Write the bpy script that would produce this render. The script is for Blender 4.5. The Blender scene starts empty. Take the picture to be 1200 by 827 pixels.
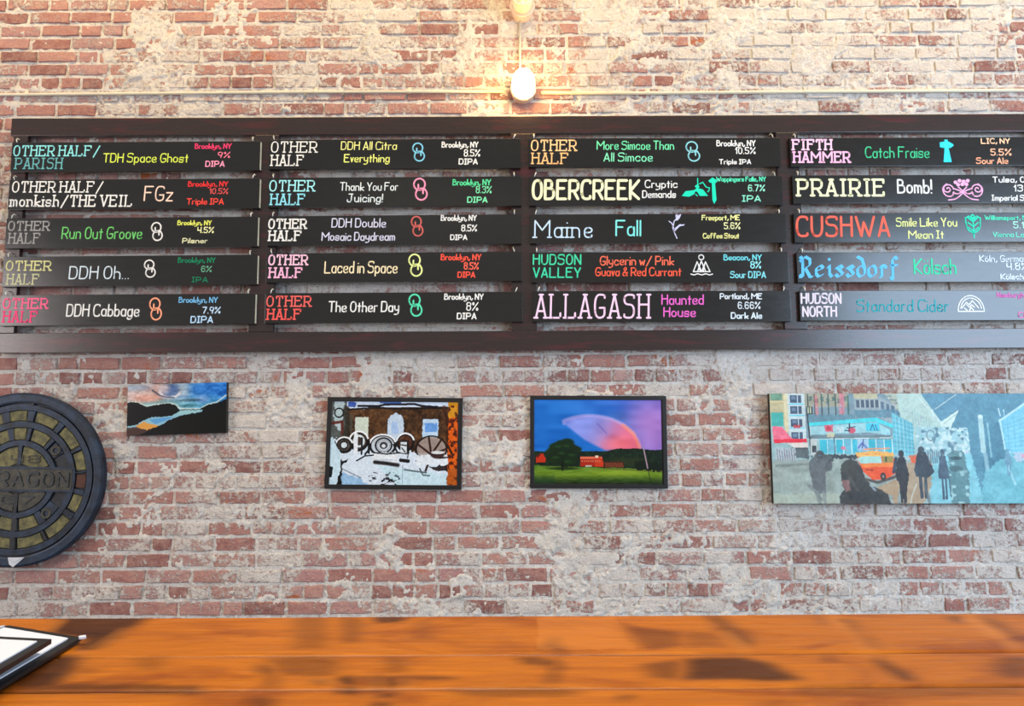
import bpy, bmesh, math, random
import numpy as np
from mathutils import Matrix, Vector

# ------------------------------------------------------------------ camera
F_PX, CXP, CYP = 867.0, 600.0, 413.5
PITCH, YAW, ROLL = 0.11410767, -0.00131592, -0.00508301
CAM = Vector((0.0, 0.0, 1.03))
WALL_Y = 3.51

def cam_vec(u, f, v):
    c, s = math.cos(ROLL), math.sin(ROLL); u, v = c*u - s*v, s*u + c*v
    c, s = math.cos(PITCH), math.sin(PITCH); f, v = c*f - s*v, s*f + c*v
    c, s = math.cos(YAW), math.sin(YAW); return Vector((c*u - s*f, s*u + c*f, v))

def at(px, py, Y=WALL_Y):
    """point of the photograph seen on the upright plane y = Y"""
    d = cam_vec((px-CXP)/F_PX, 1.0, (CYP-py)/F_PX)
    return CAM + d*(Y/d.y)

def onz(px, py, Z):
    d = cam_vec((px-CXP)/F_PX, 1.0, (CYP-py)/F_PX)
    return CAM + d*((Z-CAM.z)/d.z)

scn = bpy.context.scene
COL = scn.collection
cd = bpy.data.cameras.new('camera'); co = bpy.data.objects.new('camera', cd); COL.objects.link(co)
R, U, Fw = cam_vec(1, 0, 0), cam_vec(0, 0, 1), cam_vec(0, 1, 0)
co.matrix_world = Matrix(((R.x, U.x, -Fw.x, CAM.x), (R.y, U.y, -Fw.y, CAM.y), (R.z, U.z, -Fw.z, CAM.z), (0, 0, 0, 1)))
cd.sensor_fit = 'HORIZONTAL'; cd.sensor_width = 36.0; cd.lens = 36.0*F_PX/1200.0
cd.clip_start = 0.02
scn.camera = co

# ------------------------------------------------------------------ world, lights, exposure
w = bpy.data.worlds.new('world'); scn.world = w; w.use_nodes = True
bg = w.node_tree.nodes['Background']; bg.inputs[0].default_value = (1.0, 0.96, 0.95, 1); bg.inputs[1].default_value = 0.30

def area(name, loc, target, sx, sy, power, color, spread=180):
    l = bpy.data.lights.new(name, 'AREA'); l.shape = 'RECTANGLE'; l.size = sx; l.size_y = sy
    l.energy = power; l.color = color; l.spread = math.radians(spread)
    o = bpy.data.objects.new(name, l); COL.objects.link(o); o.location = loc
    o.rotation_euler = (Vector(target)-Vector(loc)).to_track_quat('-Z', 'Y').to_euler()
    return o
area('storefront_window_light', (5.3, -0.7, 1.85), (2.6, 3.5, 1.5), 3.6, 2.8, 225, (0.56, 0.76, 1.0))
area('left_fill_light', (-6.3, -0.6, 1.9), (-1.6, 3.5, 1.2), 2.2, 2.2, 95, (1.0, 0.90, 0.88))  # fill added to brighten the left side, no known window there
area('ceiling_wash_light', (0.0, 2.55, 4.1), (0.0, 3.6, 2.9), 6.5, 0.25, 29, (1.0, 0.70, 0.28), 110)
area('room_lamp_light', (-0.3, 0.7, 3.3), (-0.2, 1.3, 0.7), 2.2, 0.5, 21, (1.0, 0.88, 0.70), 110)
scn.view_settings.view_transform = 'Standard'; scn.view_settings.look = 'None'
scn.view_settings.gamma = 1.0; scn.view_settings.use_curve_mapping = False
scn.view_settings.exposure = 0.76

# ------------------------------------------------------------------ helpers
def lin(c):
    return tuple((x/12.92 if x <= 0.04045 else ((x+0.055)/1.055)**2.4) for x in c)

def tag(o, label=None, cat=None, group=None, kind=None):
    if label: o['label'] = label
    if cat: o['category'] = cat
    if group: o['group'] = group
    if kind: o['kind'] = kind
    return o

def link(name, me, mats, parent=None):
    o = bpy.data.objects.new(name, me); COL.objects.link(o)
    for m in (mats if isinstance(mats, (list, tuple)) else [mats]): me.materials.append(m)
    if parent: o.parent = parent
    return o

def empty(name, loc=(0, 0, 0), rot=(0, 0, 0)):
    o = bpy.data.objects.new(name, None); COL.objects.link(o); o.location = loc; o.rotation_euler = rot
    o.empty_display_size = 0.1
    return o

def bm_obj(name, bm, mat, parent=None, smooth=False):
    me = bpy.data.meshes.new(name); bmesh.ops.recalc_face_normals(bm, faces=bm.faces); bm.to_mesh(me); bm.free()
    if smooth: me.polygons.foreach_set('use_smooth', [True]*len(me.polygons))
    return link(name, me, mat, parent)

def add_box(bm, c, s, bevel=0.0, rot=None):
    m = Matrix.Translation(Vector(c))
    if rot: m = m @ rot
    m = m @ Matrix.Diagonal((s[0], s[1], s[2], 1))
    r = bmesh.ops.create_cube(bm, size=1.0, matrix=m)
    if bevel > 0:
        es = set(); [es.update(v.link_edges) for v in r['verts']]
        bmesh.ops.bevel(bm, geom=list(es), offset=bevel, segments=2, affect='EDGES', profile=0.6)

def add_lathe(bm, prof, n=32, mat=Matrix.Identity(4)):
    """profile (r, z) turned round z"""
    rings = []
    for r, z in prof:
        if r < 1e-6: rings.append([bm.verts.new(mat @ Vector((0, 0, z)))])
        else: rings.append([bm.verts.new(mat @ Vector((r*math.cos(2*math.pi*i/n), r*math.sin(2*math.pi*i/n), z))) for i in range(n)])
    for a, b in zip(rings, rings[1:]):
        for i in range(n):
            j = (i+1) % n
            if len(a) == 1 and len(b) == 1: continue
            if len(a) == 1: bm.faces.new((a[0], b[i], b[j]))
            elif len(b) == 1: bm.faces.new((a[i], a[j], b[0]))
            else: bm.faces.new((a[i], a[j], b[j], b[i]))

def add_tube(bm, pts, r, n=10):
    pts = [Vector(p) for p in pts]; rings = []
    for i, p in enumerate(pts):
        d = (pts[min(i+1, len(pts)-1)]-pts[max(i-1, 0)]).normalized()
        a = d.cross(Vector((0, 0, 1)) if abs(d.z) < 0.9 else Vector((0, 1, 0))).normalized(); b = d.cross(a)
        rr = r[i] if isinstance(r, (list, tuple)) else r
        rings.append([bm.verts.new(p + a*rr*math.cos(2*math.pi*k/n) + b*rr*math.sin(2*math.pi*k/n)) for k in range(n)])
    for A, B in zip(rings, rings[1:]):
        for k in range(n): bm.faces.new((A[k], A[(k+1) % n], B[(k+1) % n], B[k]))
    bm.faces.new(rings[0]); bm.faces.new(rings[-1][::-1])

def grid_mesh(name, V, attrs=None, colors=None, smooth=True):
    """V: (ny, nx, 3) array; rows run upwards, columns to the right, seen from -y"""
    ny, nx, _ = V.shape
    me = bpy.data.meshes.new(name)
    me.vertices.add(ny*nx); me.vertices.foreach_set('co', V.astype(np.float32).ravel())
    i = (np.arange(ny-1)[:, None]*nx + np.arange(nx-1)[None, :]).ravel()
    q = np.stack([i, i+1, i+nx+1, i+nx], 1).astype(np.int32)
    me.loops.add(q.size); me.loops.foreach_set('vertex_index', q.ravel())
    me.polygons.add(len(q)); me.polygons.foreach_set('loop_start', np.arange(0, q.size, 4, dtype=np.int32))
    me.polygons.foreach_set('loop_total', np.full(len(q), 4, dtype=np.int32)) if False else None
    me.update(calc_edges=True)
    if smooth: me.polygons.foreach_set('use_smooth', np.ones(len(q), dtype=bool))
    for k, a in (attrs or {}).items():
        at_ = me.attributes.new(k, 'FLOAT', 'POINT'); at_.data.foreach_set('value', a.astype(np.float32).ravel())
    if colors is not None:
        ca = me.color_attributes.new('Col', 'FLOAT_COLOR', 'POINT')
        c4 = np.ones((ny*nx, 4), np.float32); c4[:, :3] = colors.reshape(-1, 3); ca.data.foreach_set('color', c4.ravel())
    return me

_noise = {}
def vnoise(X, Z, s, seed):
    """smooth value noise in [-1, 1], feature size s"""
    if seed not in _noise: _noise[seed] = np.random.RandomState(seed).rand(256, 256).astype(np.float32)*2-1
    T = _noise[seed]; x = X/s + 1000.37; z = Z/s + 1000.71
    xi = np.floor(x).astype(int); zi = np.floor(z).astype(int); fx = x-xi; fz = z-zi
    fx = fx*fx*(3-2*fx); fz = fz*fz*(3-2*fz)
    a = T[zi % 256, xi % 256]; b = T[zi % 256, (xi+1) % 256]; c = T[(zi+1) % 256, xi % 256]; d = T[(zi+1) % 256, (xi+1) % 256]
    return (a*(1-fx)+b*fx)*(1-fz) + (c*(1-fx)+d*fx)*fz
def sstep(a, b, x):
    t = np.clip((x-a)/(b-a), 0, 1); return t*t*(3-2*t)

# ------------------------------------------------------------------ materials
class NT:
    def __init__(s, name):
        s.m = bpy.data.materials.new(name); s.m.use_nodes = True; s.t = s.m.node_tree
        s.b = s.t.nodes['Principled BSDF']
    def n(s, t, **k):
        x = s.t.nodes.new(t)
        for a, v in k.items():
            if a.startswith('i_'): x.inputs[a[2:].replace('_', ' ')].default_value = v
            else: setattr(x, a, v)
        return x
    def l(s, a, b): s.t.links.new(a, b)
    def noise(s, vec, scale, detail=4, rough=0.6, dist=0.0):
        x = s.n('ShaderNodeTexNoise'); x.inputs['Scale'].default_value = scale; x.inputs['Detail'].default_value = detail
        x.inputs['Roughness'].default_value = rough; x.inputs['Distortion'].default_value = dist
        if vec is not None: s.l(vec, x.inputs['Vector'])
        return x.outputs['Fac']
    def ramp(s, fac, stops, interp='LINEAR'):
        r = s.n('ShaderNodeValToRGB'); r.color_ramp.interpolation = interp; e = r.color_ramp.elements
        e[0].position, e[0].color = stops[0][0], (*stops[0][1], 1)
        e[1].position, e[1].color = stops[-1][0], (*stops[-1][1], 1)
        for p, c in stops[1:-1]:
            q = e.new(p); q.color = (*c, 1)
        s.l(fac, r.inputs[0]); return r.outputs[0]
    def mix(s, fac, a, b, mode='MIX'):
        x = s.n('ShaderNodeMix', data_type='RGBA', blend_type=mode)
        for sock, v in ((x.inputs[0], fac), (x.inputs[6], a), (x.inputs[7], b)):
            if hasattr(v, 'is_output'): s.l(v, sock)
            elif isinstance(v, (int, float)): sock.default_value = v
            else: sock.default_value = (*v, 1)
        return x.outputs[2]
    def math(s, op, a, b=0.0, c=0.0, clamp=False):
        x = s.n('ShaderNodeMath', operation=op, use_clamp=clamp)
        for sock, v in zip(x.inputs, (a, b, c)):
            if hasattr(v, 'is_output'): s.l(v, sock)
            else: sock.default_value = v
        return x.outputs[0]
    def bump(s, h, strength, dist, prev=None):
        x = s.n('ShaderNodeBump'); x.inputs['Strength'].default_value = strength; x.inputs['Distance'].default_value = dist
        s.l(h, x.inputs['Height'])
        if prev is not None: s.l(prev, x.inputs['Normal'])
        return x.outputs[0]
    def pos(s): return s.n('ShaderNodeNewGeometry').outputs['Position']
    def obj(s): return s.n('ShaderNodeTexCoord').outputs['Object']
    def mapping(s, v, sc):
        x = s.n('ShaderNodeMapping'); x.inputs['Scale'].default_value = sc; s.l(v, x.inputs[0]); return x.outputs[0]
    def col(s, c):
        if hasattr(c, 'is_output'): s.l(c, s.b.inputs['Base Color'])
        else: s.b.inputs['Base Color'].default_value = (*c, 1)
    def done(s, rough=0.6, spec=0.5, metal=0.0, coat=0.0, normal=None, coatr=0.1):
        if hasattr(rough, 'is_output'): s.l(rough, s.b.inputs['Roughness'])
        else: s.b.inputs['Roughness'].default_value = rough
        s.b.inputs['Specular IOR Level'].default_value = spec; s.b.inputs['Metallic'].default_value = metal
        s.b.inputs['Coat Weight'].default_value = coat; s.b.inputs['Coat Roughness'].default_value = coatr
        if normal is not None: s.l(normal, s.b.inputs['Normal'])
        return s.m

def wash_nodes(t, p):
    """whitewash left on the wall: patchy at two scales, heavier low on the right (0..1)"""
    sx = t.n('ShaderNodeSeparateXYZ'); t.l(p, sx.inputs[0])
    big = t.noise(p, 1.5, 3, 0.55); mid = t.noise(p, 9.0, 5, 0.65, 0.4); fine = t.noise(p, 60.0, 4, 0.7)
    v = t.math('ADD', t.math('MULTIPLY', big, 0.85), t.math('MULTIPLY', mid, 1.0))
    v = t.math('ADD', v, t.math('MULTIPLY', fine, 0.95))
    reg = t.math('MULTIPLY', t.math('ADD', sx.outputs[0], 2.4, clamp=False), 0.045)
    return t.math('ADD', v, reg)

def mat_brick():
    t = NT('old_brick'); p = t.pos()
    oi = t.n('ShaderNodeObjectInfo').outputs['Random']
    ra = t.n('ShaderNodeAttribute', attribute_name='rnd').outputs['Fac']
    r = t.math('FRACT', t.math('ADD', oi, ra))
    base = t.ramp(r, [(0, lin((.56, .38, .36))), (.15, lin((.67, .46, .43))), (.4, lin((.75, .55, .51))), (.6, lin((.73, .54, .53))), (.82, lin((.79, .65, .61))), (1, lin((.65, .46, .47)))])
    mott = t.noise(p, 26, 6, 0.7)
    base = t.mix(t.math('MULTIPLY', t.math('SUBTRACT', mott, 0.42, clamp=True), 3.6, clamp=True), base, t.mix(0.6, base, lin((.80, .66, .60))))
    dk = t.noise(p, 38, 5, 0.75)
    base = t.mix(t.math('MULTIPLY', t.math('SUBTRACT', 0.42, dk, clamp=True), 4.0, clamp=True), base, t.mix(0.6, base, lin((.34, .20, .17))))
    org = t.noise(p, 5.5, 4, 0.6, 0.6)
    base = t.mix(t.math('MULTIPLY', t.math('SUBTRACT', org, 0.635, clamp=True), 14, clamp=True), base, lin((.74, .42, .26)))
    v = wash_nodes(t, p)
    v = t.math('ADD', v, t.math('MULTIPLY', t.math('SUBTRACT', r, 0.5), 0.24))
    m = t.math('MULTIPLY', t.math('SUBTRACT', v, 1.42, clamp=True), 6.0, clamp=True)
    m = t.math('MULTIPLY', m, 0.9)
    wc = t.mix(t.noise(p, 14, 4), lin((.79, .75, .71)), lin((.93, .91, .88)))
    cc = t.mix(m, base, wc); sp = t.noise(p, 120, 3, 0.65)
    t.col(t.mix(t.math('MULTIPLY', t.math('SUBTRACT', 0.40, sp, clamp=True), 5.0, clamp=True), cc, t.mix(0.65, cc, lin((.30, .20, .19)))))
    n1 = t.bump(t.math('ADD', t.noise(p, 45, 6, 0.7), t.math('MULTIPLY', m, 0.35)), 1.0, 0.013)
    n2 = t.bump(t.noise(p, 180, 3, 0.6), 0.7, 0.003, n1)
    return t.done(0.85, 0.25, normal=n2)

def mat_mortar():
    t = NT('lime_mortar'); p = t.pos()
    a = t.noise(p, 7, 5, 0.65); b = t.noise(p, 55, 5, 0.75)
    c = t.mix(a, lin((.80, .76, .71)), lin((1.0, .98, .96)))
    c = t.mix(t.math('MULTIPLY', t.math('SUBTRACT', 0.42, b, clamp=True), 6, clamp=True), c, lin((.50, .43, .37)))
    rd = t.noise(p, 16, 5, 0.7)
    c = t.mix(t.math('MULTIPLY', t.math('SUBTRACT', rd, 0.56, clamp=True), 5, clamp=True), c, lin((.70, .50, .43)))
    sp = t.noise(p, 110, 3, 0.65)
    t.col(t.mix(t.math('MULTIPLY', t.math('SUBTRACT', 0.39, sp, clamp=True), 5.0, clamp=True), c, lin((.48, .40, .36))))
    n1 = t.bump(t.noise(p, 70, 6, 0.75), 1.0, 0.017)
    n2 = t.bump(t.noise(p, 240, 3, 0.6), 0.6, 0.003, n1)
    return t.done(0.9, 0.2, normal=n2)

def mat_plain(name, c, rough=0.5, metal=0.0, coat=0.0, spec=0.5, bump=0.0, bscale=80, var=0.0):
    t = NT(name); p = t.obj()
    if var: t.col(t.mix(t.noise(p, bscale*0.3, 4), tuple(x*(1-var) for x in c), tuple(min(1, x*(1+var)) for x in c)))
    else: t.col(c)
    nb = t.bump(t.noise(p, bscale, 4), bump, 0.002) if bump else None
    return t.done(rough, spec, metal, coat, nb)

def mat_frame():
    t = NT('dark_stained_wood'); p = t.pos()
    g = t.noise(t.mapping(p, (2.2, 20, 30)), 3.0, 6, 0.7, 0.5)
    c = t.mix(g, lin((.11, .08, .07)), lin((.21, .15, .14)))
    red = t.noise(t.mapping(p, (1.5, 8, 12)), 2.4, 4, 0.6, 0.5)
    c = t.mix(t.math('MULTIPLY', t.math('SUBTRACT', red, 0.53, clamp=True), 5, clamp=True), c, lin((.29, .11, .13)))
    t.col(c)
    return t.done(0.24, 0.6, normal=t.bump(g, 0.2, 0.001))

def mat_slat():
    t = NT('chalkboard_paint'); p = t.pos()
    g = t.noise(t.mapping(p, (4, 20, 20)), 3.0, 5, 0.6)
    t.col(t.mix(g, lin((.05, .05, .045)), lin((.085, .085, .078))))
    return t.done(t.math('ADD', t.math('MULTIPLY', g, 0.10), 0.15), 0.6, normal=t.bump(t.noise(p, 160, 4), 0.12, 0.001))

def mat_vcol(name, rough=0.5, coat=0.0, spec=0.4, bump=0.0):
    t = NT(name); a = t.n('ShaderNodeVertexColor', layer_name='Col').outputs[0]; t.col(a)
    nb = t.bump(t.noise(t.obj(), 400, 3), bump, 0.001) if bump else None
    return t.done(rough, spec, coat=coat, normal=nb)

def mat_table():
    t = NT('varnished_pine'); p = t.pos()
    oi = t.n('ShaderNodeObjectInfo').outputs['Random']
    cx = t.n('ShaderNodeCombineXYZ'); t.l(t.math('MULTIPLY', oi, 3.0), cx.inputs[0]); t.l(t.math('MULTIPLY', oi, 5.0), cx.inputs[2])
    va = t.n('ShaderNodeVectorMath', operation='ADD'); t.l(p, va.inputs[0]); t.l(cx.outputs[0], va.inputs[1]); q = va.outputs[0]
    g = t.noise(t.mapping(q, (1.6, 26, 10)), 3.2, 7, 0.65, 0.7)
    g2 = t.noise(t.mapping(q, (3.0, 90, 10)), 4.0, 4, 0.6, 0.2)
    big = t.noise(t.mapping(q, (2.2, 5.0, 3)), 1.5, 4, 0.6, 0.8)
    c = t.mix(g, lin((.50, .23, .015)), lin((.90, .54, .09)))
    c = t.mix(t.math('MULTIPLY', g2, 0.8), c, lin((.52, .26, .05)))
    c = t.mix(t.math('MULTIPLY', t.math('SUBTRACT', big, 0.47, clamp=True), 4.0, clamp=True), c, lin((.46, .19, .03)))
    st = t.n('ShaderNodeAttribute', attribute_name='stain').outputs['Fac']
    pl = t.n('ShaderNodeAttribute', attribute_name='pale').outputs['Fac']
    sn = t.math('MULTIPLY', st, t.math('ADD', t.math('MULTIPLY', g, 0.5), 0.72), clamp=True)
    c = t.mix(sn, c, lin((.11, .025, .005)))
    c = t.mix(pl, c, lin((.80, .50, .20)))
    t.col(c)
    nb = t.bump(g, 0.16, 0.003); nb = t.bump(t.noise(t.mapping(q, (3, 6, 3)), 5, 3, 0.5), 0.25, 0.01, nb)
    return t.done(0.42, 0.18, coat=0.05, normal=nb, coatr=0.22)

def mat_glow(name, c, s):
    t = NT(name); t.col((0.9, 0.9, 0.88)); t.b.inputs['Emission Color'].default_value = (*c, 1); t.b.inputs['Emission Strength'].default_value = s
    return t.done(0.2)

M = dict(brick=mat_brick(), mortar=mat_mortar(), frame=mat_frame(), slat=mat_slat(),
         endgrain=mat_plain('bare_wood_end', lin((.80, .78, .70)), 0.8, var=.2),
         hook=mat_plain('white_painted_hook', lin((.90, .90, .86)), 0.35),
         conduit=mat_plain('painted_conduit', lin((.83, .79, .70)), 0.4, var=.08, bscale=20),
         table=mat_table(),
         black_frame=mat_plain('black_picture_frame', lin((.07, .065, .07)), 0.4, bump=.1),
         mat_white=mat_plain('white_mat_edge', lin((.75, .76, .78)), 0.6),
         canvas_side=mat_plain('canvas_side', lin((.16, .14, .13)), 0.8),
         print=mat_vcol('glossy_print', 0.3, 0.03, 0.25), canvas=mat_vcol('painted_canvas', 0.5, 0.0, 0.35, 0.25),
         lampbox=mat_plain('enamelled_lamp_box', lin((.86, .74, .66)), 0.4, coat=.3),
         lit=mat_glow('lit_lamp_glass', (1.0, 0.64, 0.22), 30.0),
         glass=mat_plain('frosted_lamp_glass', lin((.90, .88, .76)), 0.15, coat=.6),
         paper=mat_plain('white_paper', lin((.78, .79, .82)), 0.8), 
         leather=mat_plain('black_leatherette', lin((.03, .032, .045)), 0.5, bump=.2, bscale=200),
         floor=mat_plain('grey_floor', lin((.35, .33, .31)), 0.6, bump=.2, bscale=10, var=.15))

# ------------------------------------------------------------------ the setting: floor and brick wall
random.seed(7)
XL, XR, ZT = -3.05, 3.35, 3.55
bm = bmesh.new(); add_box(bm, (0.15, 0.75, -0.05), (6.4, 5.7, 0.1)); tag(bm_obj('floor', bm, M['floor']), kind='structure')

ZS = [0.2232 + 0.0717*k for k in range(-3, 7)] + [0.7249+0.07016*k for k in range(0, 29)] + [2.7594+0.069*k for k in range(0, 12)]
ZS = sorted(set(round(z, 4) for z in ZS))
step = 0.0058
gx = np.arange(XL, XR+step, step); gz = np.arange(0.0, ZT+step, step)
X, Z = np.meshgrid(gx, gz)
patch = vnoise(X, Z, .42, 1)*0.6 + vnoise(X, Z, .16, 2)*0.6 + vnoise(X, Z, .06, 3)*0.35 + (X*0.05)
patch = sstep(0.40, 0.62, patch + 0.22*vnoise(X, Z, .018, 11))
small = sstep(0.27, 0.47, vnoise(X, Z, .07, 8)*.5 + vnoise(X, Z, .03, 9)*.45 + vnoise(X, Z, .013, 10)*.4)
H = -0.0015 + 0.0026*vnoise(X, Z, .03, 4) + 0.0024*vnoise(X, Z, .012, 5) + patch*(0.0085+0.004*vnoise(X, Z, .05, 6)) + small*0.0062
V = np.stack([X, WALL_Y - H, Z], 2)
wall = link('wall_back', grid_mesh('wall_back', V, smooth=True), M['mortar'])
tag(wall, kind='structure')

def brick_variant(seed, header=False):
    """rough brick, unit length and height, 44 triangles; front face towards -y"""
    rr = random.Random(seed); L = 1.0
    ang = [(-.5, -.5), (-.17, -.5), (.2, -.5), (.5, -.5), (.5, .05), (.5, .5), (.16, .5), (-.2, .5), (-.5, .5), (-.5, -.04)]
    bx = 0.018 if not header else 0.036; bz = 0.06
    outer = [(x*(1-rr.random()*bx*(3.0 if abs(x) > .4 else 1.2)), z*(1-rr.random()*0.17)) for x, z in ang]
    chip = rr.randrange(10)
    me = bpy.data.meshes.new('brick'); vs = []; fs = []
    for x, z in outer: vs.append((x, 0.045, z))
    for x, z in outer: vs.append((x, -0.0005, z))
    for k, (x, z) in enumerate(outer):
        f = 2.6 if (k == chip and rr.random() < .6) else 1.0
        vs.append((x*(1-bx*1.6*f), -0.0045+rr.uniform(-.0012, .0012)*f, z*(1-bz*1.7*f)))
    vs.append((rr.uniform(-.2, .2), -0.006+rr.uniform(-.0015, .0015), rr.uniform(-.15, .15)))
    n = 10
    for r0 in (0, n):
        for k in range(n):
            j = (k+1) % n; fs.append((r0+k, r0+j, r0+n+j, r0+n+k))
    for k in range(n): fs.append((2*n+k, 2*n+(k+1) % n, 3*n))
    return vs, fs
SV = [brick_variant(100+i) for i in range(10)]; HV = [brick_variant(200+i, True) for i in range(8)]
bricks = []
for ci, (z0, z1) in enumerate(zip(ZS, ZS[1:])):
    header_course = (ci % 7 == 4)
    x = XL + 0.01 + random.uniform(0, .1) + (0.1 if ci % 2 else 0)
    while x < XR-.22:
        hd = header_course or random.random() < 0.17
        Lb = random.uniform(.088, .101) if hd else random.uniform(.180, .207)
        j = random.uniform(.007, .013); jz = random.uniform(.008, .0135)
        bricks.append([x+Lb/2, (z0+z1)/2+random.uniform(-.0015, .0015), Lb, (z1-z0)-jz, random.uniform(-.0035, .0045), hd, random.uniform(-.012, .012)])
        x += Lb + j
FR = dict(x0=at(14, 142).x, x1=9, z0=at(600, 411).z, z1=at(600, 134).z)
def seen(b):
    x, z = b[0], b[1]
    pl, pr = at(0, 600).x, at(1200, 600).x
    if z < 0.235 or z > FR['z0']-0.02: return 0
    if x-b[2]/2 < -2.30 or x+b[2]/2 > 2.30: return 0
    for (ax, ay, bx_, by_) in ((383, 465, 541, 573), (621, 463, 782, 572), (903, 461, 1260, 590), (150, 449, 265, 509)):
        p, q = at(ax, by_), at(bx_, ay)
        if p.x-.03 < x < q.x+.03 and p.z < z < q.z: return 0
    c = at(22, 561)
    if (x-c.x)**2+(z-c.z)**2 < .42**2: return 0
    return b[2]*b[3]*(1.6-z*.3)
order = sorted(range(len(bricks)), key=lambda i: -seen(bricks[i]))[:300]
sel = set(order)
def vmesh(vf):
    me = bpy.data.meshes.new('brick'); me.from_pydata(vf[0], [], vf[1]); me.update(); me.materials.append(M['brick']); return me
SM = [vmesh(v) for v in SV]; HM = [vmesh(v) for v in HV]
AV, AF, AR = [], [], []
for i, b in enumerate(bricks):
    x, z, Lb, Hb, pr, hd, tw = b
    if i in sel:
        o = bpy.data.objects.new('brick', (HM if hd else SM)[random.randrange(8)]); COL.objects.link(o)
        o.parent = wall; o.location = (x, WALL_Y-pr, z); o.scale = (Lb*random.choice((1,)), 1, Hb); o.rotation_euler = (0, tw, random.uniform(-.012, .012))
    else:
        vs, fs = (HV if hd else SV)[random.randrange(8)]; off = len(AV); c, s = math.cos(tw), math.sin(tw)
        rv = random.random()
        for (vx, vy, vz) in vs:
            u, v = vx*Lb, vz*Hb; AV.append((x+c*u+s*v, WALL_Y-pr+vy, z-s*u+c*v)); AR.append(rv)
        for f in fs: AF.append(tuple(k+off for k in f))
me = bpy.data.meshes.new('brick_field'); me.from_pydata(AV, [], AF); me.update()
a_ = me.attributes.new('rnd', 'FLOAT', 'POINT'); a_.data.foreach_set('value', np.array(AR, np.float32))
tag(link('brick_field', me, M['brick'], wall), kind='stuff')

# ------------------------------------------------------------------ stroke alphabet
# digit pairs x,y: baseline 2, capitals 9, small letters 6, descender 0; '~' open curve, 'o' closed curve
G = {
'A': '02 29 42/14 34', 'B': '02 09/~09 39 36 06/~06 46 42 02', 'C': '~48 49 09 02 42 43', 'D': '02 09/~09 49 42 02',
'E': '49 09 02 42/06 36', 'F': '49 09 02/06 36', 'G': '~48 49 09 02 42 45/45 25', 'H': '09 02/49 42/06 46',
'I': '29 22/19 39/12 32', 'J': '~39 32 02 04/19 49', 'K': '09 02/49 05 42', 'L': '09 02 42', 'M': '02 09 35 69 62',
'N': '02 09 42 49', 'O': 'o02 42 49 09', 'P': '02 09/~09 49 45 05', 'Q': 'o02 42 49 09/24 42', 'R': '02 09/~09 49 45 05/25 42',
'S': '~48 49 09 06 46 42 02 03', 'T': '09 49/29 22', 'U': '~09 02 42 49', 'V': '09 22 49', 'W': '09 22 37 52 79',
'X': '09 42/02 49', 'Y': '09 25 49/25 22', 'Z': '09 49 02 42',
'a': 'o02 32 36 06/36 32', 'b': '09 02/o02 32 36 06', 'c': '~35 36 06 02 32 33', 'd': 'o02 32 36 06/39 32',
'e': '~04 34 36 06 02 32 33', 'f': '~38 39 19 16 12/06 26', 'g': 'o02 32 36 06/~36 30 00 01', 'h': '09 02/~04 06 36 32',
'i': '06 02/08 08', 'j': '~16 10 00/18 18', 'k': '09 02/35 04 32', 'l': '09 02', 'm': '06 02/~04 06 26 22/~24 26 46 42',
'n': '06 02/~04 06 36 32', 'o': 'o02 32 36 06', 'p': '06 00/o02 32 36 06', 'q': '36 30/o02 32 36 06', 'r': '06 02/~04 06 26',
's': '~35 36 06 04 34 32 02 03', 't': '18 12/06 26', 'u': '~06 02 32 36/36 32', 'v': '06 12 26', 'w': '06 12 25 32 46',
'x': '06 32/02 36', 'y': '~06 03 33 36/~36 30 00', 'z': '06 36 02 32',
'0': 'o02 32 39 09', '1': '07 19 12', '2': '~07 09 39 36 02/02 32', '3': '~08 09 39 36 16/~16 36 32 02 03', '4': '09 05 35/39 32',
'5': '39 09 06/~06 36 32 02 03', '6': '~38 29 09 02 32 36 06 04', '7': '09 39 12', '8': 'o06 36 39 09/o02 32 36 06', '9': 'o05 35 39 09/38 22',
'%': 'o07 17 19 09/49 02/o32 42 44 34', ',': '13 01', '.': '02 02', '/': '01 49', '!': '09 04/02 02',
'&': '~42 17 19 39 37 04 02 32 45', 'ö': 'o02 32 36 06/08 08/28 28', "'": '09 07'}
BL = {  # broken, pen-drawn letters
'R': '03 02 12 18 09/18 29 48 46 25/25 42 52/08 17', 'e': '04 35 26 05 03 12 33', 'i': '05 16 13 22/18 18', 's': '35 26 05 15 33 12 03',
'd': '28 35 33 12 03 05 26 35/09 28', 'o': '05 03 12 33 35 26 05', 'r': '05 16 12 02/16 26 35', 'f': '12 02 11 18 29 38/06 36'}

def chaikin(p, closed, it=3):
    for _ in range(it):
        q = []; n = len(p); rng = range(n) if closed else range(n-1)
        if not closed: q.append(p[0])
        for i in rng:
            a, b = p[i], p[(i+1) % n]
            q.append((a[0]*.75+b[0]*.25, a[1]*.75+b[1]*.25)); q.append((a[0]*.25+b[0]*.75, a[1]*.25+b[1]*.75))
        if not closed: q.append(p[-1])
        p = q
    return p

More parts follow.
